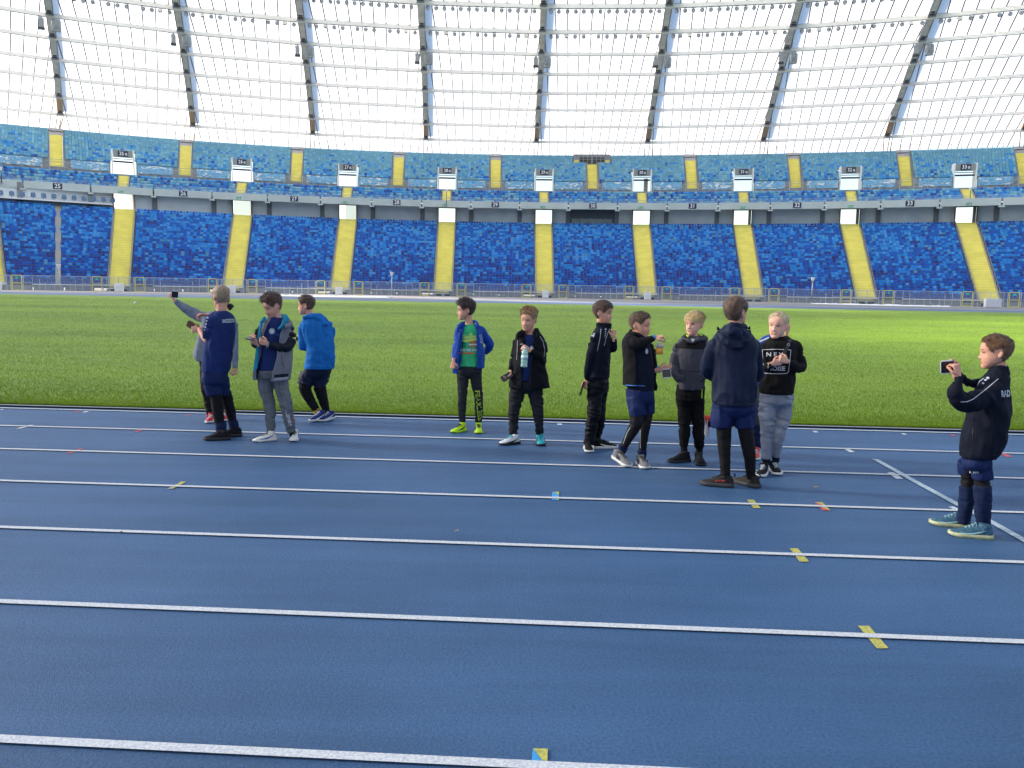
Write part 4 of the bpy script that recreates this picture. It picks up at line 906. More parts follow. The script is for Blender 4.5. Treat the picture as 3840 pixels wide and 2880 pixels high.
def face(s, R3, H, brow='5b4030', smile=0.0, open_=0.0, closed=False, look=0.0, browz=.575):
    def strip_(pts, w, m, name, off=.006):
        mb = MB(); prev = None
        for i, (x, z) in enumerate(pts):
            a, b = pts[max(0, i-1)], pts[min(len(pts)-1, i+1)]; d = Vector((b[0]-a[0], b[1]-a[1])).normalized(); ww = w*(math.sin(math.pi*(i+.6)/(len(pts)+.2)))
            q = []
            for sg in (-1, 1):
                xx, zz = x-d.y*ww*sg/2, z+d.x*ww*sg/2; q.append(R3 @ (face_pt(xx, zz, off)*H))
            if prev: mb.poly([prev[0], q[0], q[1], prev[1]]); mb.poly([prev[1], q[1], q[0], prev[0]])
            prev = q
        mb.build(name, m, s.o)
    bm = mat('brow_'+brow, brow, .9)
    for sg in (-1, 1):
        strip_([(sg*(.05+.16*t), browz+.02*math.sin(math.pi*t*.8)-.008*t) for t in [k/7 for k in range(8)]], .024, bm, 'eyebrow')
        ez = .478
        if not closed:
            mb = MB(); n = 12; P = []
            for q in range(n):
                t = 2*math.pi*q/n; P.append(R3 @ (face_pt(sg*.135+.05*math.cos(t), ez+.017*math.sin(t)*(1 if math.sin(t) > 0 else .75), .006)*H))
            mb.poly(P); e = mb.build('eye', M_eyew, s.o); P = []
            for q in range(n):
                t = -2*math.pi*q/n; P.append(R3 @ (face_pt(sg*.135+look+.025*math.cos(t), ez+.001+.0165*math.sin(t), .0095)*H))
            MB().poly(P).build('iris', M_iris, e)
        strip_([(sg*.135+.062*(2*t-1)*sg, ez+(.026 if not closed else .004)*math.sin(math.pi*t)-.003) for t in [k/7 for k in range(8)]], .013, M_lash, 'eyelid', .009)
    w_ = .075+.03*smile; zc = .193
    up = [(w_*(2*t-1), zc+smile*.03*(2*t-1)**2+.004*math.sin(3*math.pi*t)) for t in [k/9 for k in range(10)]]; dn = [(x, z-.018-open_*(1-(x/w_)**2)) for x, z in up]
    strip_([(x, z+.008) for x, z in up], .018, M_lip, 'upper_lip', .005); strip_(dn, .024, M_lip, 'lower_lip', .005)
    if open_:
        mb = MB(); mb.poly([R3 @ (face_pt(x*.92, z, .006)*H) for x, z in dn[::-1]]+[R3 @ (face_pt(x*.92, z, .006)*H) for x, z in up]); mo = mb.build('mouth', M_mouth, s.o)
        mb = MB(); mb.poly([R3 @ (face_pt(x*.8, z-.014, .008)*H) for x, z in up[::-1]]+[R3 @ (face_pt(x*.8, z-.001, .008)*H) for x, z in up]); mb.build('teeth', M_tooth, mo)
    else: strip_([(x, z-.006) for x, z in up], .006, M_mouth, 'mouth_line', .0075)
def face_pt(x, z, off):
    lo, hi = 0.0, math.pi/2*math.copysign(1, x or 1)
    for _ in range(18):
        m = (lo+hi)/2
        if abs(head_pt(m, z).x) < abs(x): lo = m
        else: hi = m
    p = head_pt((lo+hi)/2, z); return p+Vector((0, off, 0))
def hair_build(s, R3, H, color='4a3428', color2=None, top=.10, side=.03, front=.80, temple=.58, nape=.20, comb=(0, 1, .2), mess=.35, length=.12, tufts=900, fringe=0.0, part=None, seed=1, earz=.60):
    rnd = random.Random(seed); m = mat('hair_'+color, color, .62, var=(34, .3, color2 or color), bump=(160, .6, .002), spec=.35, sheen=.2)
    def line(a):        # hairline height by angle from the front
        d = abs(math.degrees(a)); T = ((0, front), (22, front-.005), (40, front-.06), (58, temple), (72, .5), (80, earz), (97, earz+.02), (108, .34), (130, nape+.03), (180, nape))
        for (p, fp_), (q, fq) in zip(T, T[1:]):
            if d <= q: return fp_+(fq-fp_)*(d-p)/(q-p)
        return nape
    def thick(a, z):
        hl = line(a); t = (z-hl)/.07
        if t <= -.3: return -.03
        t = max(-.3, min(1, t)); tt = max(0, min(1, (z-.6)/.28)); base = side+(top-side)*(tt*tt*(3-2*tt)); return -.03+(base+.03)*max(0, min(1, (t+.3)/1.3))**.7
    nz, na = 34, 56; rings = []; zs = [k/nz for k in range(1, nz)]+[.985, .999]
    C = Vector((0, -.02, .08))
    for z in zs:
        r = []
        for k in range(na):
            a = -math.pi+2*math.pi*k/na; p = head_pt(a, z); t = thick(a, z)
            if t > 0: t *= 1+.28*noise.noise(Vector((p.x*9+seed, p.y*9, p.z*7)))
            d = (p-C).normalized(); 
            if z < .6: d = Vector((d.x, d.y, 0)).normalized()
            r.append(p+d*t)
        rings.append(r)
    mb = MB(); loft(mb, rings); V = [R3 @ (Vector(v)*H) for v in mb.v]; Fc = [tuple(reversed(f)) for f in mb.f]
    mb2 = MB().add(V, Fc); cb = Vector(comb).normalized()
    for q in range(tufts):
        a = rnd.uniform(-math.pi, math.pi); z = rnd.uniform(.1, .995)**.6
        if z < line(a)+.01: continue
        t = max(0, thick(a, z)); p = head_pt(a, z); d = (p-C).normalized(); tp = max(0, min(1, (z-.62)/.25)); root = p+d*max(0, t-.012)
        ln = (length*tp+(side*1.3+.02)*(1-tp))*rnd.uniform(.6, 1.3)
        fl = cb*tp+Vector((0, -.25, -1))*(1-tp)
        if part is not None and tp > 0: fl = fl+Vector((1 if p.x > part else -1, 0, -.1))*tp*.9
        if fringe and tp > .3 and abs(a) < 1.2: fl = fl+Vector((fringe, .5, -.7))
        fl = (fl+Vector((rnd.gauss(0, mess), rnd.gauss(0, mess), rnd.gauss(0, mess*.7)))).normalized(); fl = (fl-d*fl.dot(d)*.7+d*(.22 if tp > .5 else .06)).normalized()
        wv = d.cross(fl).normalized()*(.013 if tp < .5 else .02)*rnd.uniform(.55, 1.1)*.75; P0, P1, P2 = root, root+fl*ln*.5+d*ln*.1, root+fl*ln+d*ln*(.02-.12*(1-tp))
        i = len(mb2.v)
        for pp in (P0-wv, P0+wv, P1-wv*.8+d*.004, P1+wv*.8+d*.004, P2): mb2.v.append(tuple(R3 @ (pp*H)))
        mb2.f += [(i, i+1, i+3, i+2), (i+2, i+3, i+4)]; mb2.m += [0, 0]
    return mb2.build('hair', m, s.o, True)

# ---- hands, shoes, carried things
def hand(wr, d, t, n, ln=.155, curl=(50, 50, 45), spread=.1, thumb=.5, open_th=False):
    """wrist point, finger direction, thumb side, palm normal; curl: bend of the three finger joints in degrees"""
    d = Vector(d).normalized(); t = Vector(t); t = (t-d*t.dot(d)).normalized(); n_ = d.cross(t)
    if n_.dot(Vector(n)) < 0: n_ = -n_
    n = n_; wd = ln*.44; mb = MB()
    sec = [(-.25, .30, .20), (0, .30, .19), (.2, .42, .17), (.38, .49, .15), (.52, .49, .13)]
    rings = [ring(wr+d*(a*ln), t, n, b*wd, c*wd, 12, 2.5) for a, b, c in sec]; loft(mb, rings)
    for k, (x, L_, r) in enumerate(((.36, .40, .105), (.12, .45, .11), (-.12, .42, .105), (-.35, .32, .092))):
        p = wr+d*(.5*ln)+t*(x*wd); v = (d+t*x*spread).normalized(); P = [p-v*.01]; ang = 0; rr = [r*wd]
        for j, seg in enumerate((.42, .32, .26)):
            ang += math.radians(curl[j]*(1+.06*k)); v2 = v*math.cos(ang)+n*math.sin(ang); P.append(P[-1]+v2*(L_*ln*seg+(0.01 if j == 0 else 0))); rr.append(r*wd*(1-.1*(j+1)))
        mb.tube(P, rr, 7)
    p = wr+d*(.12*ln)+t*(.30*wd); v = (t*.75+d*.65+n*.25).normalized(); P = [p, p+v*ln*.2]; v = (d*.85+n*thumb+t*.15).normalized(); P.append(P[-1]+v*ln*.17); v = (d*.8+n*thumb*1.4-t*.2).normalized(); P.append(P[-1]+v*ln*.13)
    mb.tube(P, [.16*wd, .15*wd, .12*wd, .10*wd], 8)
    me = solid(mb, .0034, 2); V = [tuple(v.co) for v in me.vertices]; Fc = [tuple(f.vertices) for f in me.polygons]; bpy.data.meshes.remove(me); return V, Fc
def W(du, dv, dy=0): return Vector((du, dy, -dv)).normalized()
def shoe(s, heel, toe, m_up, m_sole, m_acc=None, m_lace=None, ln=.235, up=Vector((0, 0, 1)), chunky=1.0, stripes=0, ribs=False, name='shoe', nolace=False):
    d = (toe-heel); d.normalize(); sd = d.cross(up).normalized(); up = sd.cross(d).normalized(); o = heel
    S_ = ((0, .020, .060, .072), (.06, .030, .068, .076), (.18, .034, .078, .082), (.32, .035, .082, .078), (.45, .036, .076, .066), (.6, .041, .060, .050), (.75, .044, .048, .04), (.88, .038, .04, .032), (.96, .024, .03, .026), (1.0, .008, .02, .02))
    mb = MB(); rings = []; k_ = ln/.235
    for a, hw, ht, h2 in S_:
        c = o+d*(a*ln)+sd*(-.006*math.sin(a*3.1)); r = []
        for q in range(16):
            t = 2*math.pi*q/16; x = math.cos(t); z = math.sin(t); zz = (.022 if z < 0 else .022+(ht-.022)*abs(z)**.75); r.append(c+sd*(x*hw*k_*(1 if z < .2 else 1-.25*z))+up*(zz*k_))
        rings.append(r)
    loft(mb, rings); oc = o+d*(.20*ln); mb2 = MB(); mb2.v = mb.v; mb2.f = mb.f; mb2.m = mb.m
    mb2.tube([oc+up*.05, oc+up*.085-d*.004, oc+up*.097-d*.006], [.036*k_, .037*k_, .034*k_], 12)
    me = solid(mb2, .0062, 2); u = obj(name, me, m_up, s.o)
    mb = MB(); outl = []
    for a in [k/13 for k in range(14)]:
        hw = prof([(x[0], x[1]) for x in S_], a)*1.09+.002; outl.append((a*1.03-.015, hw))
    N = len(outl)
    for z, f in ((0.0, .93), (.012*chunky, 1.03), (.026*chunky, 1.0)):
        for a, hw in outl: mb.v.append(tuple(o+d*(a*ln)+sd*(hw*k_*f-.006*math.sin(a*3.1))+up*(z+(.012*max(0, a-.8)*5 if z == 0 else 0))))
        for a, hw in outl[::-1]: mb.v.append(tuple(o+d*(a*ln)+sd*(-hw*k_*f-.006*math.sin(a*3.1))+up*(z+(.012*max(0, a-.8)*5 if z == 0 else 0))))
    M_ = 2*N
    for k in range(2):
        for q in range(M_): mb.f.append((k*M_+q, k*M_+(q+1) % M_, (k+1)*M_+(q+1) % M_, (k+1)*M_+q)); mb.m.append(0)
    mb.f.append(tuple(range(M_))[::-1]); mb.m.append(0); mb.f.append(tuple(2*M_+q for q in range(M_))); mb.m.append(0)
    so_ = mb.build('sole', m_sole, u, True)
    if ribs:
        mb = MB()
        for a in [k/16 for k in range(1, 16)]:
            hw = prof([(x[0], x[1]) for x in S_], a)*1.09+.004
            for sg in (-1, 1): c = o+d*(a*ln)+sd*(sg*hw-.006*math.sin(a*3.1)); mb.tube([c+up*.006, c+up*.027*chunky], .003, 5)
        mb.build('sole_ribs', m_sole, so_)
    if not nolace:
        ml = m_lace or M_lace
        for k in range(4):
            a = .38+.075*k; ht = prof([(x[0], x[2]) for x in S_], a)*k_; hw = .019-.0015*k; c = o+d*(a*ln)-sd*(.006*math.sin(a*3.1)); mb = MB()
            mb.tube([c+sd*hw+up*(ht-.008), c+d*.006+up*(ht+.004), c-sd*hw+up*(ht-.008)], .0032, 5).tube([c-sd*hw+up*(ht-.008)+d*.004, c+up*(ht+.0055), c+sd*hw+up*(ht-.008)+d*.012], .0032, 5); mb.build('lace', ml, u, True)
        c = o+d*(.37*ln)+up*(.083*k_); mb = MB()
        for sg in (-1, 1): mb.tube([c, c+sd*sg*.014+up*.006+d*.008, c+sd*sg*.022-up*.004+d*.016, c+sd*sg*.006-up*.002+d*.004], .0026, 5)
        mb.build('lace_bow', ml, u, True)
    if m_acc is not None:
        for sg in (-1, 1):
            mb = MB()
            if stripes:
                for k in range(3):
                    a = .36+.085*k; P = []
                    for h in (.028, .045, .062):
                        hw = prof([(x[0], x[1]) for x in S_], a)*k_*(1.02 if h < .05 else .88); P.append(o+d*((a-(h-.028)*1.1)*ln)+sd*(sg*(hw+.0015)-.006*math.sin(a*3.1))+up*h)
                    mb.tube(P, .0042, 5)
            else:
                P = []
                for a, h in ((.78, .032), (.62, .030), (.45, .034), (.3, .046), (.16, .062)):
                    hw = prof([(x[0], x[1]) for x in S_], a)*k_*(1.0 if h < .05 else .9); P.append(o+d*(a*ln)+sd*(sg*(hw+.001)-.006*math.sin(a*3.1))+up*h)
                mb.tube(P, [.002, .0055, .007, .0045, .0015], 6)
            mb.build('side_mark', m_acc, u, True)
    return u
def rot_head(yaw, pitch=0, roll=0):
    """face +y of the head frame turned to look along yaw (0 = at the camera, -90 = picture left)"""
    return Matrix.Rotation(math.radians(yaw+180), 4, 'Z') @ Matrix.Rotation(math.radians(-pitch), 4, 'X') @ Matrix.Rotation(math.radians(roll), 4, 'Y')
def phone(name, c, ax, ay, w, h, label, body, back=None, screen=True, th=.009, cat='phone'):
    """slab of w x h with ax, ay unit axes; screen on the side facing ax x ay"""
    ax = Vector(ax).normalized(); ay = Vector(ay); ay = (ay-ax*ay.dot(ax)).normalized(); az = ax.cross(ay)
    M = Matrix((ax, ay, az)).transposed().to_4x4(); M.translation = c; bm = bmesh.new(); bmesh.ops.create_cube(bm, size=1); bmesh.ops.scale(bm, vec=(w, h, th), verts=bm.verts)
    bmesh.ops.bevel(bm, geom=[e for e in bm.edges if abs((e.verts[0].co-e.verts[1].co).z) > th*.5], offset=.009, segments=3, affect='EDGES'); bmesh.ops.bevel(bm, geom=bm.edges[:], offset=.0012, segments=1, affect='EDGES')
    me = bpy.data.meshes.new(name); bm.to_mesh(me); bm.free(); me.materials.append(body); o = bpy.data.objects.new(name, me); link(o); o.matrix_basis = M; props(o, label, cat)
    z = th/2+.0008
    if screen: MB().poly([(-w*.46, -h*.42, z), (w*.46, -h*.42, z), (w*.46, h*.42, z), (-w*.46, h*.42, z)]).build('screen', M_screen, None).parent = o
    if back is not None: MB().box((-w*.28, h*.36, -z), (w*.22, h*.13, .002)).build('camera_bump', back, None).parent = o
    return o
def bottle(c, up, h, r, m_body, m_cap, m_lab, label, m_liq=None):
    up = Vector(up).normalized(); q = Vector((0, 0, 1)).rotation_difference(up).to_matrix().to_4x4(); q.translation = c
    sec = [(0, .8), (.03, 1), (.14, .97), (.17, .9), (.21, 1), (.34, 1), (.38, .9), (.42, .98), (.56, .98), (.6, .88), (.64, 1), (.72, .97), (.82, .72), (.9, .4), (.93, .36)]
    o = MB().tube([(0, 0, a*h) for a, b in sec], [b*r for a, b in sec], 16).build('bottle', m_body, None, True, label=label, cat='bottle'); o.matrix_basis = q
    for nm, mm, sc in (('label', m_lab, [(.4, 1.0), (.58, 1.0)]), ('cap', m_cap, [(.92, .45), (1.0, .45)])):
        c_ = MB().tube([(0, 0, a*h) for a, b in sc], [b*r+.001 for a, b in sc], 16).build(nm, mm, None, True); c_.parent = o
    if m_liq is not None: c_ = MB().tube([(0, 0, .01*h), (0, 0, .05*h), (0, 0, .38*h)], [.82*r, 1.01*r, 1.01*r], 16).build('drink', m_liq, None, True); c_.parent = o
    return o

C1, C2, C3, C4, C5 = (550, 1030, 2.476), (1620, 1080, 2.592), (2120, 1080, 2.304), (2450, 1080, 2.0738), (3400, 1200, 1.886)
F_navy = fabric('tee_navy', '24366e'); F_navyd = fabric('jersey_dark_navy', '1a2238'); F_black = fabric('legging_black', '1b1a1e', .75); F_sock = fabric('sock_navy', '1c2b58')
M_rubw = mat('sole_white', 'dcdad4', .6, var=(20, .06)); M_rubd = mat('sole_dark', '232326', .7); M_phone = mat('phone_black', '111114', .25); M_phw = mat('phone_white', 'd8d8dc', .3)
M_print = mat('print_white', 'cfd3d8', .7, var=(60, .08)); M_stripe = mat('piping_pale', 'b4bbc6', .6)
F_trk = fabric('track_navy', '10172c', .8); F_shorts = fabric('shorts_navy', '22346c', .7)
def legs_r(s, l): return l

# ---------- A: grey sweatshirt, behind, selfie arm raised
A = Person(C1, 'person in a grey sweatshirt stretching one arm out for a selfie')
ha, ta = A.ground(600, 1352, 0), A.ground(570, 1388, 0); A.setY([ha, ha])
A.Y += .05
tor = [(930, 520, 740, .10, 0), (800, 455, 790, .11, 0), (740, 430, 790, .115, 0), (600, 462, 790, .115, 0), (470, 500, 805, .11, 0), (385, 520, 800, .10, 0), (345, 585, 740, .07, 0)]
ar1 = [(590, 410, 0, 56), (470, 375, .05, 56), (340, 300, .0, 42), (262, 238, -.05, 27)]; ar2 = [(790, 430, 0, 52), (812, 600, .02, 42), (820, 780, 0, 34), (822, 868, -.02, 27)]
lg = [[(560, 880, 0, 72), (555, 1050, 0, 55), (575, 1170, .0, 44), (592, 1290, 0, 36)], [(680, 880, 0, 72), (690, 1050, .05, 55), (680, 1280, .1, 36)]]
hd = A.head(690, 250, .0, -30, 0)
wr = A.P(255, 232, -.05); wr2 = A.P(824, 866, -.02)
A.body(tor, [ar1, ar2]+lg, [(690, 380, 0, 40), (690, 300, 0, 38)], [(wr, W(-.6, -.75, 0), W(.6, -.3, -.3), W(.5, 0, .8), .15, (60, 60, 40)), (wr2, W(-.1, 1, -.1), W(-.6, 0, -.7), W(-.8, 0, .3), .15, (50, 60, 50))], hd, .215,
       dict(color='2a201c', top=.07, side=.06, length=.12, tufts=900, nape=.02, comb=(0, -.6, -.4), seed=3, earz=.45))
A.cloth('sweatshirt', fabric('sweat_grey', '8b93a1'), [ar1, ar2], tor[1:])
A.cloth('leggings', F_black, [l[:3]+[(l[-1][0], l[-1][1], l[-1][2], 40)] for l in lg], [(960, 510, 740, .10, 0), (740, 470, 760, .10, 0)], wr=(.006, 12, 30))
MB().tube([A.P(770, 270, .06), A.P(778, 290, .06), A.P(770, 330, .06)], [.02, .045, .012], 10).build('ponytail', MATS['hair_2a201c'], A.o, True)
A.cloth('sock', fabric('sock_red', 'c02a30'), [[(590, 1270, 0, 32), (588, 1300, 0, 34), (592, 1345, .0, 34)]], None, wr=None)
shoe(A, A.ground(600, 1358)+Vector((0, .03, 0)), A.ground(572, 1385)+Vector((0, -.06, 0)), fabric('shoe_red', 'd8303c', .5), M_rubw, M_rubw, M_rubw, ln=.225)
shoe(A, A.ground(700, 1352)+Vector((0, .12, 0)), A.ground(690, 1385)+Vector((0, .05, 0)), MATS['shoe_red'], M_rubw, M_rubw, M_rubw, ln=.225)
phone('phone', A.P(262, 184, -.09), W(1, .08, .35), W(.1, -1, 0), .075, .085, 'white and black phone held up high for a selfie', M_phw, M_phone)

# ---------- B: navy tee, seen from behind
B = Person(C1, 'person seen from behind in a navy short-sleeved shirt with white back lettering')
h1, t1, h2, t2 = B.ground(775, 1532), B.ground(515, 1538), B.ground(885, 1500), B.ground(700, 1505); B.setY([h1, h2]); B.Y -= .05
tor = [(1000, 515, 758, .125, 0), (900, 505, 770, .125, 0), (800, 512, 790, .125, 0), (700, 528, 803, .12, 0), (600, 545, 815, .12, 0), (480, 570, 826, .12, 0), (410, 572, 822, .11, 0), (365, 600, 790, .09, 0), (335, 640, 745, .06, 0)]
sl = [(618, 425, -.06, 66), (584, 510, -.08, 64), (574, 588, -.06, 56)]
fa = [(574, 575, -.06, 46), (562, 604, -.05, 38), (525, 565, .0, 32), (488, 502, .06, 23)]
lb = [(610, 950, 0, 78), (630, 1080, 0, 66), (655, 1200, 0, 60), (670, 1330, 0, 52), (688, 1420, 0, 44)]; lb2 = [(710, 950, .05, 72), (735, 1100, .12, 58), (765, 1220, .14, 54), (790, 1330, .16, 46), (805, 1420, .16, 40)]
hd = B.head(690, 208, 0, -158, 4)
w1 = B.P(490, 504, .06)
B.body(tor, [sl, fa, lb, lb2], [[(700, 370, 0, 52), (697, 300, 0, 50), (695, 250, 0, 50)], fa], [(w1, W(-.85, .1, .1), W(-.2, -1, 0), W(.3, .8, .6), .16, (35, 35, 30)), (B.P(555, 372, .1), W(-1, .05, .0), W(0, -.4, -1), W(0, 1, .2), .15, (45, 60, 40))], hd, .222,
       dict(color='84705a', color2='ab9376', top=.045, side=.010, length=.06, tufts=1440, nape=.20, comb=(.5, .3, .3), mess=.25, seed=5))
tee = B.cloth('football_shirt', F_navy, [sl], tor[1:], wr=(.009, 11, 6))
B.cloth('shorts', F_navyd if False else F_shorts, [[(600, 960, 0, 84), (618, 1050, 0, 84), (632, 1118, 0, 72)], [(705, 960, .05, 70), (715, 1050, .08, 60), (722, 1112, .1, 52)]], [(1010, 512, 758, .13, 0), (880, 512, 762, .12, 0)], wr=(.007, 12, 6))
B.cloth('leggings', F_black, [[(632, 1060, 0, 62)]+lb[2:], [(728, 1080, .11, 56)]+lb2[2:]], None, wr=(.004, 12, 30))
B.cloth('sock', F_sock, [[(680, 1372, 0, 50), (690, 1400, 0, 56), (694, 1440, 0, 52), (700, 1490, 0, 46)]], None, wr=(.005, 20, 50)); B.cloth('sock', F_sock, [[(800, 1350, .16, 46), (805, 1390, .16, 50), (812, 1430, .16, 46), (830, 1475, .16, 40)]], None, wr=(.005, 20, 50))
FS = fabric('shoe_black_mesh', '202023', .8)
shoe(B, h1, t1, FS, M_rubd, None, ln=.262, chunky=1.2); shoe(B, h2, t2, FS, M_rubd, None, ln=.255, chunky=1.2)
B.write('RADZISZOWIANKA', 800, 428, 46, M_print, tee, rot=-3, sx=.47, bold=.02)
for q, (u, v, r) in enumerate(((565, 399, 9), (557, 429, 6), (550, 458, 5.5), (545, 487, 5), (537, 513, 4))): B.disc(u, v, r, M_print, tee, 'shoulder_dot')
B.disc(565, 399, 4, F_navy, tee, 'dot_centre', .004)
phone('phone_wallet', B.P(432, 478, .08), W(.9, .5, 0), W(-.3, 1, .3), .135, .075, 'brown leather phone wallet held by the boy in the navy shirt', fabric('leather_brown', '7b5c48', .5), None, False, .014, 'phone case')

# ---------- C: two-tone jacket, looking down at a phone
Cc = Person(C1, 'person in a grey and navy open jacket with teal lining looking down at a phone')
h1, t1, h2, t2 = Cc.ground(1200, 1535), Cc.ground(1015, 1552), Cc.ground(1352, 1535)+Vector((0, .12, 0)), Cc.ground(1362, 1562); Cc.setY([h1, h1])
tor = [(960, 1030, 1305, .12, 0), (880, 1030, 1320, .12, 0), (750, 1035, 1330, .125, 0), (600, 1050, 1330, .12, 0), (480, 1075, 1330, .11, 0), (425, 1105, 1310, .09, 0), (390, 1150, 1270, .06, 0)]
a1 = [(1315, 500, 0, 58), (1330, 600, -.02, 60), (1290, 680, -.08, 50), (1200, 665, -.16, 40), (1135, 648, -.2, 32)]; a2 = [(1070, 500, 0, 48), (1030, 610, -.05, 44), (1010, 650, -.12, 36), (1010, 640, -.2, 30)]
l1 = [(1105, 920, 0, 86), (1105, 1050, 0, 72), (1138, 1200, 0, 60), (1150, 1350, 0, 50), (1155, 1465, 0, 42)]; l2 = [(1235, 920, 0, 84), (1255, 1050, 0, 74), (1290, 1200, -.02, 62), (1322, 1350, 0, 50), (1345, 1460, .02, 40)]
hd = Cc.head(1172, 290, -.02, -62, 24)
wa, wb = Cc.P(1125, 643, -.2), Cc.P(1015, 640, -.2)
Cc.body(tor, [a1, a2, l1, l2], [(1210, 430, 0, 46), (1200, 350, -.01, 44), (1195, 300, -.01, 44)], [(wa, W(-1, -.35, -.1), W(-.2, -.9, -.2), W(-.3, -.3, .8), .15, (40, 45, 40)), (wb, W(-.3, -.8, -.5), W(-.9, .1, 0), W(0, .3, .8), .15, (50, 50, 40))], hd, .222,
        dict(color='3d2a24', color2='6d4d3c', top=.13, side=.035, length=.2, tufts=1260, nape=.2, comb=(0, .9, .45), mess=.3, seed=8, front=.82, face=dict(brow='3d2c22', closed=True)))
tee = Cc.cloth('football_shirt', F_navy, [], tor[1:], wr=(.006, 10, 6))
tr = Cc.cloth('tracksuit_bottoms', fabric('trouser_grey', '72787c'), [l1, l2], tor[:2], wr=(.008, 10, 22))
def cshell(s, rows, a0, a1, th=.016, flare=0.0):
    """open front jacket body: rows (v, ul, ur, hd, dy); angles (deg) of the two front edges, 0 = picture right, 270 = at the camera"""
    def f(mb):
        q = spl([tuple(map(float, r)) for r in rows], 3); rings = []; n = 40
        for i, (v, ul, ur, hd_, dy) in enumerate(q):
            c = s.P((ul+ur)/2, v, dy); rx = s.R((ur-ul)/2, dy); r_ = []; w_ = i/(len(q)-1)
            A0 = a0[0]+(a0[1]-a0[0])*w_ if isinstance(a0, tuple) else a0; A1 = a1[0]+(a1[1]-a1[0])*w_ if isinstance(a1, tuple) else a1
            U_, V_ = s.axes()
            for k in range(n+1): t = math.radians(A0+(A1-A0)*k/n); r_.append(c+U_*(math.cos(t)*(rx))+V_*(math.sin(t)*(hd_)))
            for k in range(n, -1, -1): t = math.radians(A0+(A1-A0)*k/n); r_.append(c+U_*(math.cos(t)*(rx-th))+V_*(math.sin(t)*(hd_-th)))
            rings.append(r_)
        loft(mb, rings)
    return f
jr = [(978, 990, 1335, .175, 0), (880, 985, 1352, .175, 0), (750, 1010, 1362, .17, 0), (600, 1030, 1362, .16, 0), (500, 1050, 1368, .15, 0), (445, 1075, 1345, .12, 0), (410, 1110, 1315, .09, 0)]
F_vest = fabric('vest_grey', '85838c', .6)
jk = Cc.cloth('jacket', F_vest, [], None, cshell(Cc, jr, (-95, -62), (208, 236)), voxel=.0075, smooth=2, wr=(.006, 10, 8))
Cc.cloth('sleeve', fabric('sleeve_navy', '1e2433', .6), [a1], None, wr=(.008, 14, 22), parent=jk); Cc.cloth('sleeve', MATS['sleeve_navy'], [a2], None, wr=(.008, 14, 22), parent=jk)
F_teal = fabric('lining_teal', '1b8fb0', .6)
Cc.cloth('lining_flap', F_teal, [], None, lambda mb: mb.hexa([Cc.P(1050, 430, -.13), Cc.P(1072, 425, -.135), Cc.P(1030, 870, -.17), Cc.P(983, 918, -.17), Cc.P(1050, 430, -.11), Cc.P(1072, 425, -.115), Cc.P(1032, 870, -.15), Cc.P(983, 918, -.15)]), voxel=.006, smooth=2, wr=(.004, 12, 8), parent=jk)
Cc.cloth('collar', F_teal, [[(1268, 372, -.06, 16), (1300, 410, -.12, 30), (1262, 470, -.15, 20), (1225, 510, -.17, 8)], [(1100, 400, -.08, 20), (1070, 440, -.12, 22), (1055, 520, -.14, 12)], [(1265, 385, .03, 24), (1200, 400, .09, 26), (1120, 405, .04, 22)]], None, voxel=.006, parent=jk)
Cc.cloth('collar_fold', F_vest, [[(1300, 430, -.09, 24), (1330, 465, -.12, 30), (1290, 478, -.16, 20)]], None, voxel=.006, parent=jk)
Cc.cloth('cuff', MATS['sleeve_navy'], [[(1140, 652, -.195, 34), (1118, 645, -.205, 33)]], None, voxel=.006, smooth=1, wr=None, parent=jk)
for k in range(3): Cc.ribbon([(1116+k*9, 616), (1110+k*9, 682)], 3.5, M_print, jk)
Cc.patch([(1186, 928), (1318, 918), (1316, 952), (1185, 960)], MATS['sleeve_navy'], jk, 'hem_band')
for k in range(3): Cc.ribbon([(1185, 962+k*8), (1315, 950+k*8)], 3, M_print, jk)
Cc.disc(1163, 525, 27, M_print, tee, 'club_badge'); Cc.disc(1163, 525, 22, mat('badge_teal', '3c8f92', .6), tee, 'badge_ring', .0045); Cc.disc(1163, 525, 15, M_print, tee, 'badge_disc', .006); Cc.write('RK', 1163, 525, 20, F_navy, tee, off=.0075, bold=.04) if False else None
Cc.write('JAKO', 1079, 494, 13, M_print, tee, sx=.8); Cc.ribbon([(1206, 545), (1215, 565), (1235, 560), (1248, 535), (1240, 518)], 3, MATS['lining_teal'], jk)
Cc.ribbon([(1250, 750), (1256, 810), (1278, 868)], 4, MATS['sleeve_navy'], jk, 'pocket_zip')
Cc.write('SPORT', 1322, 1352, 36, M_print, tr, rot=78, sx=1.0, bold=.03); Cc.ribbon([(1345, 1310), (1358, 1375)], 7, mat('print_red', 'a03048', .7), tr); Cc.ribbon([(1290, 1270), (1303, 1325)], 5, M_print, tr)
M_boot = mat('boot_white', 'dedcd0', .45, var=(25, .06))
b1 = shoe(Cc, h1, t1, M_boot, M_rubw, mat('boot_blue', '2448a0', .45), mat('lace_grey', '8a8478', .8), ln=.235); b2 = shoe(Cc, h2, t2+Vector((0, -.05, 0)), M_boot, M_rubw, MATS['boot_blue'], MATS['lace_grey'], ln=.235)
Cc.cloth('sock', F_black, [[(1160, 1450, 0, 26), (1175, 1500, 0, 26)]], None, wr=None); Cc.cloth('sock', F_black, [[(1348, 1450, .03, 26), (1352, 1500, .05, 26)]], None, wr=None)
phone('phone', Cc.P(968, 589, -.26), W(1, .2, 0), W(.25, -.1, 1), .07, .14, 'dark phone held flat by the boy in the two-tone jacket', M_phone)

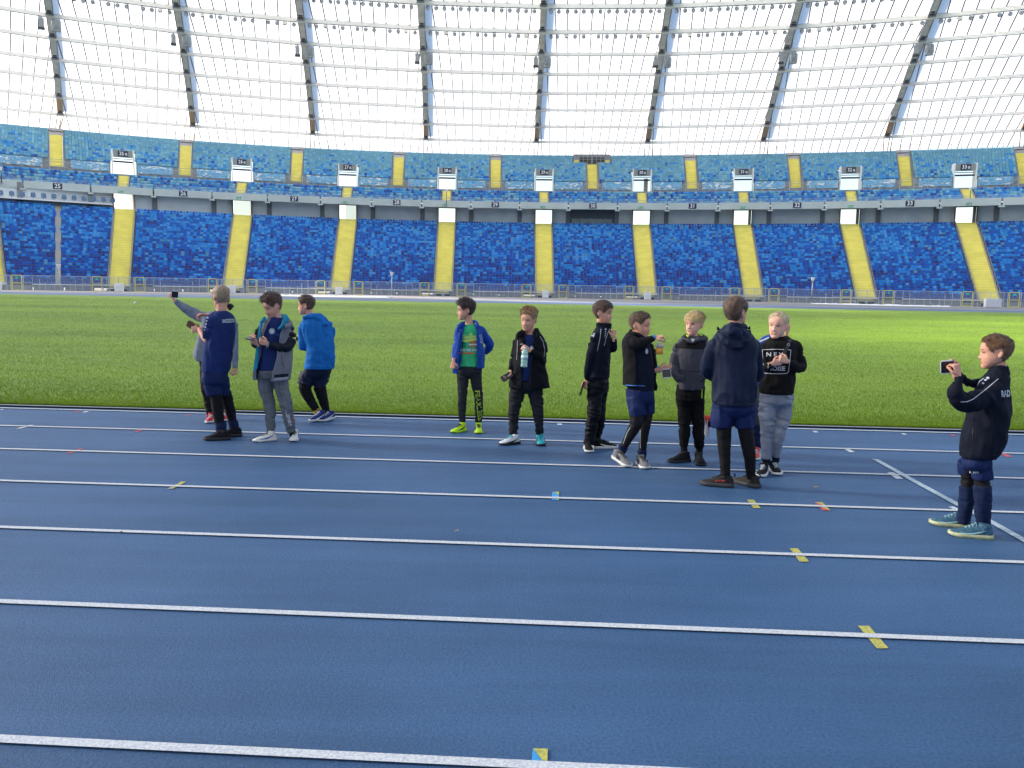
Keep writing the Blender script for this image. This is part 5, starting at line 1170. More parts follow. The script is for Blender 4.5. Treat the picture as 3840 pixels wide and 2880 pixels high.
# ---------- D: bright blue hoodie
D = Person(C1, 'person in a bright blue hooded top turned away beside the grass with yellow socks')
h1, t1, h2, t2 = D.ground(1655, 1325, .03), D.ground(1472, 1382, .0), D.ground(1742, 1330, .02), D.ground(1585, 1372, 0); D.setY([h1, h2])
tor = [(960, 1430, 1720, .13, 0), (860, 1462, 1745, .14, 0), (760, 1480, 1752, .145, 0), (660, 1478, 1748, .145, 0), (560, 1440, 1735, .135, 0), (470, 1425, 1705, .125, 0), (410, 1450, 1665, .10, 0), (372, 1500, 1600, .06, 0)]
a1 = [(1470, 480, -.03, 62), (1455, 580, -.03, 52), (1450, 670, -.0, 44), (1440, 640, .12, 32), (1430, 600, .18, 26)]; a2 = [(1690, 480, .05, 50), (1700, 600, .05, 44), (1600, 650, .12, 36)]
l1 = [(1500, 950, 0, 88), (1478, 1010, -.02, 68), (1470, 1060, -.03, 60), (1510, 1150, 0, 50), (1572, 1250, .02, 36)]; l2 = [(1640, 950, .05, 88), (1605, 1040, .03, 64), (1630, 1130, .06, 52), (1670, 1270, .1, 36)]
hd = D.head(1482, 285, 0, -108, 2)
D.body(tor, [a1, a2, l1, l2], [(1530, 420, 0, 46), (1505, 350, 0, 42), (1495, 300, 0, 42)], [(D.P(1430, 600, .18), W(-.5, -.2, .5), W(0, -1, 0), W(.4, 0, .8), .15, (50, 50, 40))], hd, .218,
       dict(color='41302a', color2='6a5140', top=.085, side=.03, length=.13, tufts=1116, nape=.2, comb=(0, .8, .1), mess=.3, seed=12, face=dict(brow='3d2c22', smile=.6)))
F_blue = fabric('hoodie_blue', '1c76c8')
ho = D.cloth('hoodie', F_blue, [a1, a2], tor[1:], wr=(.009, 11, 8)); D.cloth('hood', F_blue, [[(1450, 400, -.10, 16), (1530, 388, -.07, 34), (1620, 420, -.04, 44), (1655, 480, -.08, 30)], [(1500, 400, .03, 32), (1600, 395, .06, 40), (1660, 440, .02, 30)]], None, voxel=.007, wr=(.01, 14, 14), parent=ho)
D.cloth('waistband', F_blue, [], [(872, 1460, 1742, .142, 0), (830, 1463, 1750, .147, 0)], voxel=.008, smooth=1, wr=None, parent=ho)
D.cloth('shorts', fabric('shorts_dark', '1f2a4a', .6), [[(1505, 925, 0, 84), (1478, 980, -.02, 76), (1466, 1022, -.03, 72)], [(1632, 925, .05, 84), (1612, 1000, .03, 66), (1604, 1048, .03, 56)]], [(945, 1445, 1712, .12, 0), (850, 1470, 1730, .12, 0)], wr=(.007, 12, 8))
D.cloth('leggings', F_black, [l1[1:], l2[1:]], None, wr=(.004, 12, 24))
for (u, v, dy, u2, v2) in ((1572, 1240, .02, 1592, 1310), (1668, 1262, .1, 1690, 1318)): D.cloth('sock', fabric('sock_yellow', 'cfa542'), [[(u, v, dy, 30), (u+8, v+35, dy, 32), (u2, v2, dy, 30)]], None, wr=None)
D.ribbon([(1552, 1275), (1570, 1285), (1590, 1275)], 6, F_sock, D.o, 'sock_print'); D.ribbon([(1568, 1250), (1600, 1262)], 5, F_sock, D.o, 'sock_print')
FN = fabric('shoe_navy', '2c3676', .6)
shoe(D, h1, t1, FN, M_rubw, M_print, M_print, ln=.25); shoe(D, h2, t2, FN, M_rubw, M_print, M_print, ln=.25)
D.ribbon([(1398, 966), (1412, 976)], 10, M_print, D.o, 'logo')
phone('phone', D.P(1402, 592, .22), W(.3, 0, 1), W(0, -1, .2), .07, .05, 'edge of a dark phone held in front of the boy in the blue hoodie', M_phone)

# ---------- E: green shirt, open blue jacket
E_ = Person(C2, 'person in a green printed shirt and open blue jacket with neon yellow shoes, looking left')
h1, t1, h2, t2 = E_.ground(322, 1385), E_.ground(183, 1412), E_.ground(448, 1400)+Vector((0, .1, 0)), E_.ground(450, 1428); E_.setY([h1, h1])
tor = [(840, 245, 490, .11, 0), (760, 250, 487, .11, 0), (680, 258, 480, .11, 0), (560, 270, 470, .11, 0), (450, 262, 475, .105, 0), (395, 262, 465, .095, 0), (355, 305, 425, .07, 0)]
a1 = [(262, 410, 0, 40), (240, 520, .02, 36), (222, 620, -.06, 34), (208, 710, -.15, 26)]; a2 = [(465, 410, 0, 48), (520, 480, .05, 46), (562, 560, .1, 42), (520, 610, .18, 36), (450, 620, .22, 30)]
l1 = [(308, 800, 0, 66), (300, 920, 0, 57), (296, 1050, 0, 46), (292, 1180, 0, 40), (294, 1298, 0, 33)]; l2 = [(422, 800, 0, 68), (432, 920, 0, 57), (452, 1050, 0, 46), (456, 1180, 0, 42), (454, 1302, .02, 35)]
hd = E_.head(330, 215, 0, -82, 2)
E_.body(tor, [a1, a2, l1, l2], [(365, 390, 0, 42), (358, 320, .0, 38), (352, 260, .0, 38)], [(E_.P(208, 712, -.17), W(-.1, 1, -.1), W(.8, .1, -.4), W(.6, 0, .6), .15, (70, 75, 50))], hd, .215,
        dict(color='2b201e', color2='4d3a32', top=.12, side=.05, length=.2, tufts=1440, nape=.22, comb=(0, .75, .5), mess=.6, seed=15, front=.76, face=dict(brow='2f221c')), )
F_green = fabric('tee_green', '48d48a')
tee = E_.cloth('printed_shirt', F_green, [], tor[1:], wr=(.007, 11, 6))
tr = E_.cloth('tracksuit_bottoms', fabric('trouser_charcoal', '3b3c40'), [l1, l2], tor[:2], wr=(.007, 12, 24))
F_rb = fabric('jacket_blue', '1f4fae', .6)
jr = [(775, 206, 515, .155, 0), (650, 215, 515, .15, 0), (520, 225, 500, .14, 0), (430, 232, 500, .13, 0), (380, 250, 475, .11, 0), (350, 290, 445, .085, 0)]
jk = E_.cloth('jacket', F_rb, [a1, a2], None, cshell(E_, jr, (-60, -58), (232, 246)), voxel=.0075, smooth=2, wr=(.006, 12, 10))
E_.cloth('jacket_front', F_rb, [], None, lambda mb: mb.hexa([E_.P(235, 420, -.11), E_.P(280, 410, -.14), E_.P(250, 838, -.17), E_.P(196, 828, -.15), E_.P(235, 420, -.09), E_.P(280, 410, -.12), E_.P(252, 838, -.15), E_.P(197, 828, -.13)]), voxel=.006, smooth=2, wr=(.006, 12, 6), parent=jk)
E_.cloth('collar', F_rb, [[(415, 318, -.03, 16), (440, 350, -.1, 22), (425, 385, -.12, 12)], [(300, 340, -.05, 16), (262, 375, -.11, 20), (250, 420, -.13, 10)], [(415, 325, .03, 18), (365, 330, .08, 18), (305, 345, .02, 16)]], None, voxel=.006, parent=jk)
MP_y, MP_o, MP_t, MP_w = mat('print_lime', 'd6e86a', .6), mat('print_orange', 'dd5a34', .6), mat('print_teal', '176272', .6), M_print
E_.write('Gasoline', 358, 474, 62, MP_y, tee, rot=-2, sx=.62, bold=.025, shear=.35); E_.patch([(282, 508), (435, 492), (435, 503), (320, 528)], MP_y, tee, 'swoosh'); E_.patch([(362, 458), (376, 430), (384, 458), (380, 460)], MP_y, tee, 'derrick')
E_.write('73', 396, 550, 78, MP_o, tee, sx=.85, bold=.05); E_.patch([(358, 543), (436, 543), (436, 556), (358, 556)], MP_w, tee, 'bar', .0055); E_.write('REPAIR', 303, 540, 26, MP_t, tee, rot=-4, sx=.62, bold=.05); E_.write('SERVICE', 305, 568, 24, MP_t, tee, sx=.55, bold=.05)
E_.write('USED TIRES SHOP', 358, 605, 30, MP_w, tee, sx=.68, bold=.04); E_.patch([(264, 628), (416, 627), (408, 642), (264, 640)], MP_o, tee, 'underline')
E_.write('FEARLESS', 452, 1140, 60, mat('print_neon', 'c8e640', .6), tr, rot=84, sx=1.18, bold=.02); E_.write('FEARLESS', 452, 1140, 60, MATS['trouser_charcoal'], tr, rot=84, sx=1.18, bold=-.035, off=.0055)
E_.write('OTCF', 476, 495, 34, M_print, jk, rot=82, sx=1.0, bold=.01)
FY = mat('shoe_neon', 'c6ee18', .45, var=(20, .06)); shoe(E_, h1, t1, FY, FY, M_phone, MATS.get('lace'), ln=.23); shoe(E_, h2, t2+Vector((0, -.04, 0)), FY, FY, M_phone, MATS.get('lace'), ln=.23)
E_.cloth('sock', F_black, [[(294, 1285, 0, 28), (300, 1340, 0, 28)]], None, wr=None); E_.cloth('sock', F_black, [[(452, 1285, .03, 28), (452, 1345, .06, 28)]], None, wr=None)

# ---------- F: smiling, water bottle
Ff = Person(C2, 'smiling person in a black jacket holding a water bottle and a phone')
h1, t1, h2, t2 = Ff.ground(846, 1508), Ff.ground(637, 1532), Ff.ground(1050, 1515)+Vector((0, .1, 0)), Ff.ground(1056, 1542); Ff.setY([h1, h1])
tor = [(990, 765, 1072, .12, 0), (900, 780, 1068, .12, 0), (800, 800, 1075, .12, 0), (680, 820, 1085, .12, 0), (560, 835, 1090, .11, 0), (490, 850, 1070, .10, 0), (450, 895, 1015, .07, 0)]
a1 = [(845, 500, 0, 44), (812, 620, 0, 44), (785, 720, -.02, 40), (768, 800, -.05, 30)]; a2 = [(1058, 520, 0, 50), (1076, 620, .0, 48), (1062, 700, -.05, 46), (1010, 650, -.14, 40), (955, 612, -.19, 30)]
l1 = [(840, 950, 0, 82), (820, 1060, 0, 72), (800, 1180, -.02, 60), (792, 1300, 0, 48), (790, 1425, 0, 40)]; l2 = [(990, 950, 0, 82), (1010, 1060, 0, 70), (1028, 1200, -.02, 56), (1042, 1320, 0, 44), (1046, 1415, .02, 38)]
hd = Ff.head(940, 305, -.01, -24, 8, -4)
Ff.body(tor, [a1, a2, l1, l2], [(955, 490, 0, 46), (952, 430, .0, 42), (950, 360, .01, 42)], [(Ff.P(765, 800, -.05), W(-.3, 1, -.2), W(.5, -.2, -.8), W(-.7, .2, .3), .15, (40, 45, 35)), (Ff.P(952, 610, -.19), W(-1, -.5, -.1), W(0, 1, 0), W(-.1, .2, .9), .15, (55, 60, 40))], hd, .218,
        dict(color='7d5c3c', color2='b08c60', top=.09, side=.02, length=.15, tufts=1440, nape=.2, comb=(.1, .35, .9), mess=.5, seed=18, front=.80, face=dict(brow='8a6848', smile=1.0, open_=.03, closed=True)))
tee = Ff.cloth('football_shirt', F_navy, [], tor[1:], wr=(.007, 11, 6))
Ff_tr = None
tr = Ff.cloth('tracksuit_bottoms', fabric('trouser_graphite', '34353a'), [l1, l2], tor[:2], wr=(.008, 11, 22))
F_jb = fabric('jacket_black', '10131b', .8)
jr = [(968, 750, 1150, .17, 0), (880, 756, 1135, .17, 0), (760, 768, 1110, .16, 0), (640, 785, 1108, .15, 0), (520, 802, 1105, .14, 0), (450, 830, 1070, .11, 0), (410, 870, 1035, .085, 0)]
jk = Ff.cloth('jacket', F_jb, [a1, a2], None, cshell(Ff, jr, (-92, -72), (248, 246)), voxel=.0075, smooth=2, wr=(.008, 10, 9))
Ff.cloth('collar', F_jb, [[(1012, 405, -.02, 22), (1025, 440, -.08, 20), (1010, 490, -.12, 12)], [(880, 430, -.05, 20), (840, 455, -.11, 24), (835, 500, -.13, 14)], [(1010, 415, .04, 20), (950, 420, .09, 20), (885, 432, .02, 18)]], None, voxel=.006, parent=jk)
Ff.ribbon([(1048, 470), (1080, 520), (1096, 600), (1092, 665)], 4, M_stripe, jk, 'piping'); Ff.ribbon([(830, 505), (828, 600), (822, 700)], 3, M_stripe, jk, 'zip'); Ff.disc(1072, 463, 9, M_print, jk, 'logo')
Ff.write('JAKO', 872, 546, 14, M_print, tee, sx=.8); Ff.disc(972, 580, 18, M_print, tee, 'club_badge'); Ff.disc(972, 580, 13, F_navy, tee, 'badge_disc', .0045)
MW, MTq = mat('shoe_white', 'dfe2e2', .4), mat('shoe_turquoise', '27b3bd', .5)
shoe(Ff, h1, t1, MW, M_rubd, M_phone, MTq, ln=.25); shoe(Ff, h2, t2+Vector((0, -.04, 0)), MTq, M_rubd, M_phone, MTq, ln=.245)
Ff.cloth('sock', F_black, [[(790, 1410, 0, 30), (798, 1460, 0, 30)]], None, wr=None); Ff.cloth('sock', F_black, [[(1046, 1405, .03, 28), (1048, 1455, .05, 28)]], None, wr=None)
M_pet = glass_mat('bottle_mint', 'bfe9dc', .62); bottle(Ff.P(893, 768, -.25), W(.05, -1, .05), .2, .033, M_pet, mat('cap_white', 'e4e8e8', .4), mat('label_mint', 'c9ece2', .5, var=(30, .1)), 'clear mint water bottle held at chest height by the smiling boy')
phone('phone', Ff.P(728, 862, -.1), W(-.8, .5, -.1), W(.5, .75, -.5), .125, .068, 'black phone held low in the hand of the smiling boy', M_phone)

# ---------- G: dark tracksuit, profile to the right
G = Person(C3, 'person in a dark navy tracksuit looking right with one hand at the collar')
h1, t1 = G.ground(188, 1405)+Vector((0, .10, 0)), G.ground(212, 1428); h2, t2 = G.ground(245, 1388), G.ground(406, 1385); G.setY([h2, h1])
tor = [(860, 200, 362, .15, 0), (770, 182, 380, .16, 0), (700, 192, 382, .16, 0), (600, 198, 388, .165, 0), (500, 212, 392, .165, 0), (420, 225, 395, .155, 0), (370, 245, 390, .12, 0), (325, 272, 385, .08, 0)]
a1 = [(262, 430, -.10, 52), (228, 560, -.12, 46), (205, 680, -.10, 40), (190, 790, -.06, 28)]; a2 = [(362, 440, -.02, 40), (398, 510, .0, 38), (415, 520, -.02, 36), (418, 440, -.06, 24)]
l1 = [(262, 820, -.05, 78), (258, 950, -.05, 68), (248, 1080, -.06, 62), (225, 1200, -.04, 56), (212, 1345, -.02, 46)]; l2 = [(310, 820, .08, 64), (305, 950, .08, 58), (300, 1100, .06, 50), (285, 1220, .08, 44), (262, 1330, .1, 38)]
hd = G.head(325, 212, 0, 68, 3)
G.body(tor, [a1, a2, l1, l2], [(322, 360, 0, 46), (315, 300, 0, 42), (310, 260, 0, 42)], [(G.P(186, 792, -.06), W(-.45, .9, 0), W(.7, .4, -.5), W(.6, 0, .8), .15, (45, 50, 45)), (G.P(419, 432, -.07), W(.0, -1, .1), W(-.7, 0, -.6), W(-.6, 0, .7), .15, (60, 65, 45))], hd, .215,
       dict(color='4a352e', color2='6f5244', top=.075, side=.05, length=.16, tufts=1440, nape=.15, comb=(.2, .8, -.15), mess=.18, seed=21, front=.74, temple=.56, face=dict(brow='5a4234')))
jk = G.cloth('track_jacket', F_trk, [a1, a2], tor[1:], wr=(.008, 12, 9)); G.cloth('collar', F_trk, [], [(375, 262, 395, .09, 0), (330, 268, 400, .075, -.01), (302, 272, 402, .07, -.02)], voxel=.007, smooth=1, parent=jk)
G.cloth('trousers', fabric('trouser_black', '14161d', .6), [l1, l2], [(880, 198, 364, .14, 0), (765, 195, 368, .14, 0)], wr=(.011, 10, 20))
G.ribbon([(308, 352), (300, 430), (275, 545)], 4, M_stripe, jk, 'piping'); G.ribbon([(385, 352), (362, 400), (335, 500)], 3.5, M_stripe, jk, 'piping')
for k, (u, v, r) in enumerate(((349, 357, 8), (348, 378, 5), (346, 395, 4.5), (344, 410, 4), (342, 425, 3.5))): G.disc(u, v, r, M_stripe, jk, 'shoulder_dot')
G.write('RK', 240, 405, 34, M_print, jk, rot=-75, sx=.8, bold=.05)
M_pum = fabric('shoe_dark_suede', '2a2725', .8); shoe(G, h1, t1+Vector((.0, -.05, 0)), M_pum, M_rubw, M_rubw, None, ln=.235, chunky=1.1); shoe(G, h2, t2, M_pum, M_rubw, M_rubw, None, ln=.25, chunky=1.1)
phone('phone', G.P(146, 868, -.09), W(.25, -1, 0), W(.3, .05, 1), .145, .07, 'thin dark phone in the lowered hand of the boy in the tracksuit', M_phone)

# ---------- H: drinking, amber bottle, shorts over leggings
Hh = Person(C3, 'person in a black jacket and blue shorts lifting an amber bottle')
h1, t1 = Hh.ground(418, 1465, .05), Hh.ground(566, 1560, 0); h2, t2 = Hh.ground(645, 1535)+Vector((0, .08, 0)), Hh.ground(705, 1572); Hh.setY([h2, h2]); Hh.Y -= .03
tor = [(960, 520, 768, .125, 0), (870, 515, 770, .13, 0), (760, 510, 768, .14, 0), (640, 505, 762, .14, 0), (540, 495, 742, .135, 0), (450, 495, 725, .12, 0), (405, 530, 690, .09, 0), (380, 560, 650, .07, 0)]
a1 = [(560, 455, -.12, 58), (610, 480, -.18, 52), (680, 470, -.2, 44), (735, 445, -.2, 33), (770, 430, -.2, 24)]; a2 = [(735, 520, .1, 44), (748, 620, .1, 40), (765, 690, .05, 36), (805, 708, -.02, 27)]
l1 = [(600, 960, -.03, 78), (615, 1080, -.05, 66), (612, 1170, -.07, 60), (560, 1270, -.03, 47), (505, 1370, .0, 34), (488, 1420, .02, 32)]; l2 = [(705, 960, .05, 66), (705, 1080, .05, 54), (690, 1200, .03, 46), (675, 1310, .05, 40), (665, 1410, .06, 34)]
hd = Hh.head(645, 318, -.01, 66, 4)
Hh.body(tor, [a1, a2, l1, l2], [(625, 420, 0, 50), (628, 370, 0, 46), (628, 330, 0, 46)], [(Hh.P(768, 432, -.2), W(1, -.25, 0), W(.1, .3, -1), W(.2, 1, 0), .15, (45, 55, 40)), (Hh.P(808, 708, -.03), W(1, -.25, -.1), W(.1, -1, -.2), W(.2, .3, .9), .155, (20, 25, 20))], hd, .222,
        dict(color='493729', color2='70563f', top=.06, side=.028, length=.1, tufts=1440, nape=.2, comb=(0, .7, .25), mess=.3, seed=25, front=.80, face=dict(brow='5a4232')))
tee = Hh.cloth('football_shirt', F_navyd, [], [(885, 540, 768, .125, 0)]+tor[2:], wr=(.006, 11, 6))
F_fl = fabric('fleece_black', '211f22', .9)
jr = [(845, 494, 752, .15, 0), (760, 496, 752, .155, 0), (640, 498, 750, .155, 0), (540, 488, 740, .15, 0), (455, 488, 725, .135, 0), (405, 520, 690, .1, 0), (378, 548, 660, .08, 0)]
jk = Hh.cloth('jacket', F_fl, [a1, a2], None, cshell(Hh, jr, (-48, -30), (272, 262)), voxel=.0075, smooth=2, wr=(.007, 12, 9))
Hh.cloth('jacket_front', F_fl, [[(740, 480, .05, 14), (765, 620, .04, 22), (772, 760, .02, 18), (782, 890, .0, 14)]], None, voxel=.006, parent=jk)
Hh.cloth('collar', F_fl, [[(560, 385, -.06, 18), (600, 395, -.10, 20), (650, 415, -.12, 16)], [(556, 378, .03, 22), (600, 380, .06, 18)]], None, voxel=.006, parent=jk)
Hh.ribbon([(500, 838), (590, 843), (688, 846)], 8, mat('trim_blue', '3f7cc4', .6), jk, 'hem_trim'); Hh.disc(703, 548, 12, M_print, tee, 'club_badge', ry=24)
Hh.cloth('cuff', MATS['trim_blue'], [[(758, 430, -.2, 26), (776, 420, -.2, 25)]], None, voxel=.006, smooth=1, wr=None, parent=jk); Hh.cloth('cuff', MATS['trim_blue'], [[(795, 706, -.0, 30), (808, 706, -.02, 28)]], None, voxel=.006, smooth=1, wr=None, parent=jk)
Hh.cloth('shorts', F_shorts, [[(605, 950, -.03, 86), (618, 1040, -.05, 80), (625, 1108, -.06, 70)], [(705, 950, .05, 66), (712, 1030, .05, 58), (718, 1082, .05, 48)]], [(980, 520, 768, .125, 0), (872, 518, 766, .12, 0)], wr=(.008, 12, 6))
Hh.cloth('leggings', fabric('legging_charcoal', '262224', .6), [l1[1:5], l2[1:5]], None, wr=(.003, 12, 20)); Hh.ribbon([(560, 1205), (530, 1255), (500, 1345)], 4, M_stripe, Hh.o, 'piping'); Hh.ribbon([(648, 1215), (645, 1300), (648, 1385)], 4, M_stripe, Hh.o, 'piping')
Hh.cloth('sock', F_sock, [[(508, 1362, .0, 40), (495, 1390, .01, 45), (480, 1420, .02, 36), (462, 1450, .03, 30)]], None, wr=(.007, 20, 50)); Hh.cloth('sock', F_sock, [[(664, 1395, .06, 42), (663, 1420, .06, 46), (662, 1450, .06, 38), (662, 1490, .06, 32)]], None, wr=(.007, 20, 50))
FG = fabric('shoe_grey', '8f8f90', .7); u1 = (t1-h1); shoe(Hh, h1, t1, FG, M_rubw, fabric('shoe_stripe_grey', '5d5f66', .6), mat('lace_taupe', '5c564e', .8), ln=.255, stripes=1); shoe(Hh, h2, t2+Vector((.0, -.06, 0)), FG, M_rubw, MATS['shoe_stripe_grey'], MATS['lace_taupe'], ln=.25, stripes=1)
bottle(Hh.P(812, 574, -.2), W(0, -1, .0), .155, .032, glass_mat('bottle_clear', 'd8cfc0', .22), mat('cap_orange', 'd88038', .4), mat('label_silver', 'c0b8ac', .4, var=(60, .4)), 'small plastic bottle with amber drink held up by the boy in blue shorts', mat('amber_drink', 'dc9a2c', .3))
phone('phone', Hh.P(874, 738, -.1), W(1, -.12, -.1), W(.15, -1, .25), .082, .085, 'silver edged phone held out between the drinking boy and the blond boy', M_phw)

# ---------- I: blond, grey and black hoodie
I_ = Person(C4, 'blond person in a black and dark grey hoodie and black joggers with neon green zips', SKINF)
h1, t1, h2, t2 = I_.ground(280, 1345), I_.ground(130, 1358), I_.ground(362, 1362)+Vector((0, .1, 0)), I_.ground(368, 1385); I_.setY([h1, h1])
tor = [(860, 172, 402, .12, 0), (785, 182, 400, .135, 0), (700, 180, 405, .14, 0), (600, 175, 415, .135, 0), (500, 170, 425, .125, 0), (430, 182, 425, .11, 0), (395, 210, 405, .09, 0), (372, 255, 365, .06, 0)]
a1 = [(195, 450, 0, 36), (165, 540, -.02, 36), (155, 620, -.04, 36), (185, 690, -.12, 36), (235, 705, -.15, 30)]; a2 = [(412, 450, 0, 40), (432, 560, 0, 38), (425, 650, -.05, 38), (365, 700, -.14, 34)]
l1 = [(235, 860, 0, 62), (238, 960, 0, 54), (242, 1060, 0, 48), (240, 1150, 0, 44), (238, 1232, 0, 38)]; l2 = [(338, 860, 0, 62), (345, 960, 0, 54), (350, 1060, 0, 50), (352, 1150, 0, 47), (356, 1238, .02, 42)]
hd = I_.head(318, 275, -.01, -30, 2)
I_.body(tor, [a1, a2, l1, l2], [(305, 410, 0, 40), (308, 370, 0, 34), (312, 320, 0, 34)], [], hd, .215,
        dict(color='cba866', color2='ecd6a6', top=.055, side=.04, length=.22, tufts=2340, nape=.22, comb=(-.7, .4, -.75), mess=.03, seed=30, front=.70, temple=.60, earz=.5, fringe=-.35, face=dict(brow='b08a58', closed=False)))
F_gh = fabric('hoodie_grey', '5f5f6a')
ho = I_.cloth('hoodie', F_gh, [a1, a2], tor[1:], wr=(.007, 11, 9)); I_.cloth('hood', F_gh, [[(365, 372, -.02, 18), (405, 395, -.06, 20), (350, 400, -.12, 14), (305, 425, -.145, 10)], [(250, 375, -.03, 16), (235, 392, -.08, 16), (265, 405, -.12, 13), (303, 425, -.145, 10)], [(250, 378, .03, 22), (310, 385, .09, 30), (368, 378, .03, 24)]], None, voxel=.006, parent=ho)
I_.patch([(178, 400), (300, 428), (300, 475), (168, 466)], F_black, ho, 'yoke'); I_.patch([(300, 428), (425, 405), (428, 480), (300, 475)], F_black, ho, 'yoke'); I_.ribbon([(195, 640), (330, 652), (400, 645)], 3, F_black, ho, 'pocket_seam'); I_.ribbon([(198, 640), (222, 708)], 3, F_black, ho, 'pocket_seam')
mat('neon_collar', 'b8e81a', .6)
for q in ([(258, 366, -.05, 7), (272, 380, -.09, 7)], [(352, 362, -.04, 7), (382, 372, -.06, 6)]): I_.cloth('neon_collar', MATS['neon_collar'], [q], None, voxel=.005, smooth=1, wr=None)
I_.patch([(290, 395), (322, 395), (308, 420), (302, 420)], M_print, I_.o, 'undershirt', .004)
tr = I_.cloth('joggers', fabric('jogger_black', '141416'), [l1, l2], [(880, 172, 402, .12, 0), (750, 180, 400, .115, 0)], wr=(.007, 11, 22))
I_.ribbon([(170, 765), (171, 850)], 5, MATS['neon_collar'], tr, 'zip'); I_.ribbon([(379, 788), (378, 858)], 7, MATS['neon_collar'], tr, 'zip')
for (u, v, dy) in ((238, 1225, 0), (357, 1230, .04)): I_.cloth('sock', F_black, [[(u, v, dy, 30), (u+2, v+60, dy, 28)]], None, wr=(.004, 20, 50))
shoe(I_, h1, t1, FS, M_rubd, None, ln=.245, chunky=.9); shoe(I_, h2, t2+Vector((0, -.05, 0)), FS, M_rubd, None, ln=.245, chunky=.9)

# ---------- J: navy hooded jacket, back view
Jj = Person(C4, 'tallest person, seen from behind in a hooded navy jacket and black leggings')
h1, t1, h2, t2 = Jj.ground(622, 1552), Jj.ground(400, 1530), Jj.ground(818, 1558), Jj.ground(676, 1518); Jj.setY([h1, h2]); Jj.Y += .02
tor = [(960, 455, 795, .15, 0), (890, 455, 800, .16, 0), (800, 452, 808, .165, 0), (680, 452, 808, .165, 0), (560, 445, 812, .155, 0), (450, 440, 825, .145, 0), (385, 470, 800, .12, 0), (340, 510, 765, .1, 0), (300, 560, 710, .08, 0)]
a1 = [(478, 440, 0, 58), (440, 540, .0, 54), (422, 630, .02, 52), (450, 680, .12, 42), (520, 700, .2, 34)]; a2 = [(790, 440, 0, 52), (812, 560, .02, 46), (822, 650, .05, 42), (800, 700, .15, 36)]
l1 = [(545, 960, 0, 84), (548, 1080, 0, 66), (550, 1180, 0, 58), (555, 1300, .0, 50), (560, 1400, 0, 43), (562, 1480, 0, 38)]; l2 = [(705, 960, 0, 84), (712, 1080, 0, 66), (730, 1180, 0, 60), (748, 1300, .0, 52), (755, 1400, .02, 42), (760, 1480, .03, 38)]
hd = Jj.head(640, 192, 0, 146, 2)
Jj.body(tor, [a1, a2, l1, l2], [(640, 360, 0, 58), (640, 300, 0, 54), (640, 240, 0, 52)], [], hd, .232,
        dict(color='4a382c', color2='735a46', top=.065, side=.03, length=.13, tufts=1800, nape=.2, comb=(-.3, .6, .1), mess=.25, seed=34))
F_sh = fabric('shell_navy', '1c2848', .65)
jk = Jj.cloth('jacket', F_sh, [a1, a2], tor[1:], wr=(.011, 9, 7)); Jj.cloth('hood', F_sh, [[(520, 345, -.05, 26), (560, 400, -.13, 40), (620, 440, -.17, 34), (680, 440, -.17, 34), (735, 390, -.13, 40), (745, 335, -.05, 24)], [(545, 330, -.06, 36), (600, 345, -.13, 50), (660, 360, -.14, 55), (715, 340, -.08, 40)], [(560, 300, .02, 30), (640, 292, -.08, 30), (715, 305, .02, 28)]], None, voxel=.0075, wr=(.016, 11, 12), parent=jk)
Jj.cloth('hem', F_sh, [], [(905, 458, 798, .162, 0), (878, 455, 802, .168, 0)], smooth=1, wr=(.003, 10, 10), parent=jk)
M_seam = mat('seam_dark', '10141f', .8)
for q in (((505, 490), (492, 600), (475, 720), (462, 860)), ((742, 470), (775, 560), (795, 700), (800, 850)), ((470, 470), (500, 500), (470, 640))): Jj.ribbon(q, 3, M_seam, jk, 'seam')
for sg, (u, v) in ((-1, (508, 322)), (1, (742, 318))): MB().tube([Jj.P(u, v, -.06), Jj.P(u+sg*6, v-10, -.07), Jj.P(u+sg*12, v+2, -.07)], [.01, .014, .004], 6).build('hood_toggle', F_sh, Jj.o, True)
Jj.cloth('shorts', F_shorts, [[(540, 950, 0, 90), (532, 1030, 0, 88), (530, 1082, 0, 80)], [(700, 950, 0, 90), (705, 1030, 0, 88), (708, 1088, 0, 78)]], [(970, 452, 797, .145, 0), (880, 462, 790, .14, 0)], wr=(.009, 10, 5))
Jj.cloth('leggings', fabric('legging_brown_black', '1f1b1b', .6), [l1[1:], l2[1:]], None, wr=(.003, 10, 16))
M_yz = mat('knit_black', '26221f', .85, var=(90, .35), bump=(300, .6, .002)); s1 = shoe(Jj, h1, t1, M_yz, mat('sole_grey_ribbed', '39393b', .7), None, None, ln=.272, chunky=1.35, ribs=True); s2 = shoe(Jj, h2, t2, M_yz, MATS['sole_grey_ribbed'], None, None, ln=.268, chunky=1.35, ribs=True)
Jj.bvh['s'] = BVHTree.FromPolygons([tuple(v.co) for v in s1.data.vertices], [tuple(f.vertices) for f in s1.data.polygons]); Jj.write('SPLY-350', 518, 1500, 17, mat('print_red_bright', 'c0302c', .6), s1, sx=1.1, bold=.04)
Jj.patch([(520, 1460), (585, 1460), (585, 1480), (520, 1480)], M_yz, s1, 'heel_panel')
for m_ in (s1, s2): MB().tube([m_.data.vertices[0].co*0+(h1 if m_ is s1 else h2)+Vector((0, 0, .085)), (h1 if m_ is s1 else h2)+Vector((.012, 0, .105)), (h1 if m_ is s1 else h2)+Vector((-.004, 0, .118))], .006, 6).build('heel_tab', M_yz, m_, True)

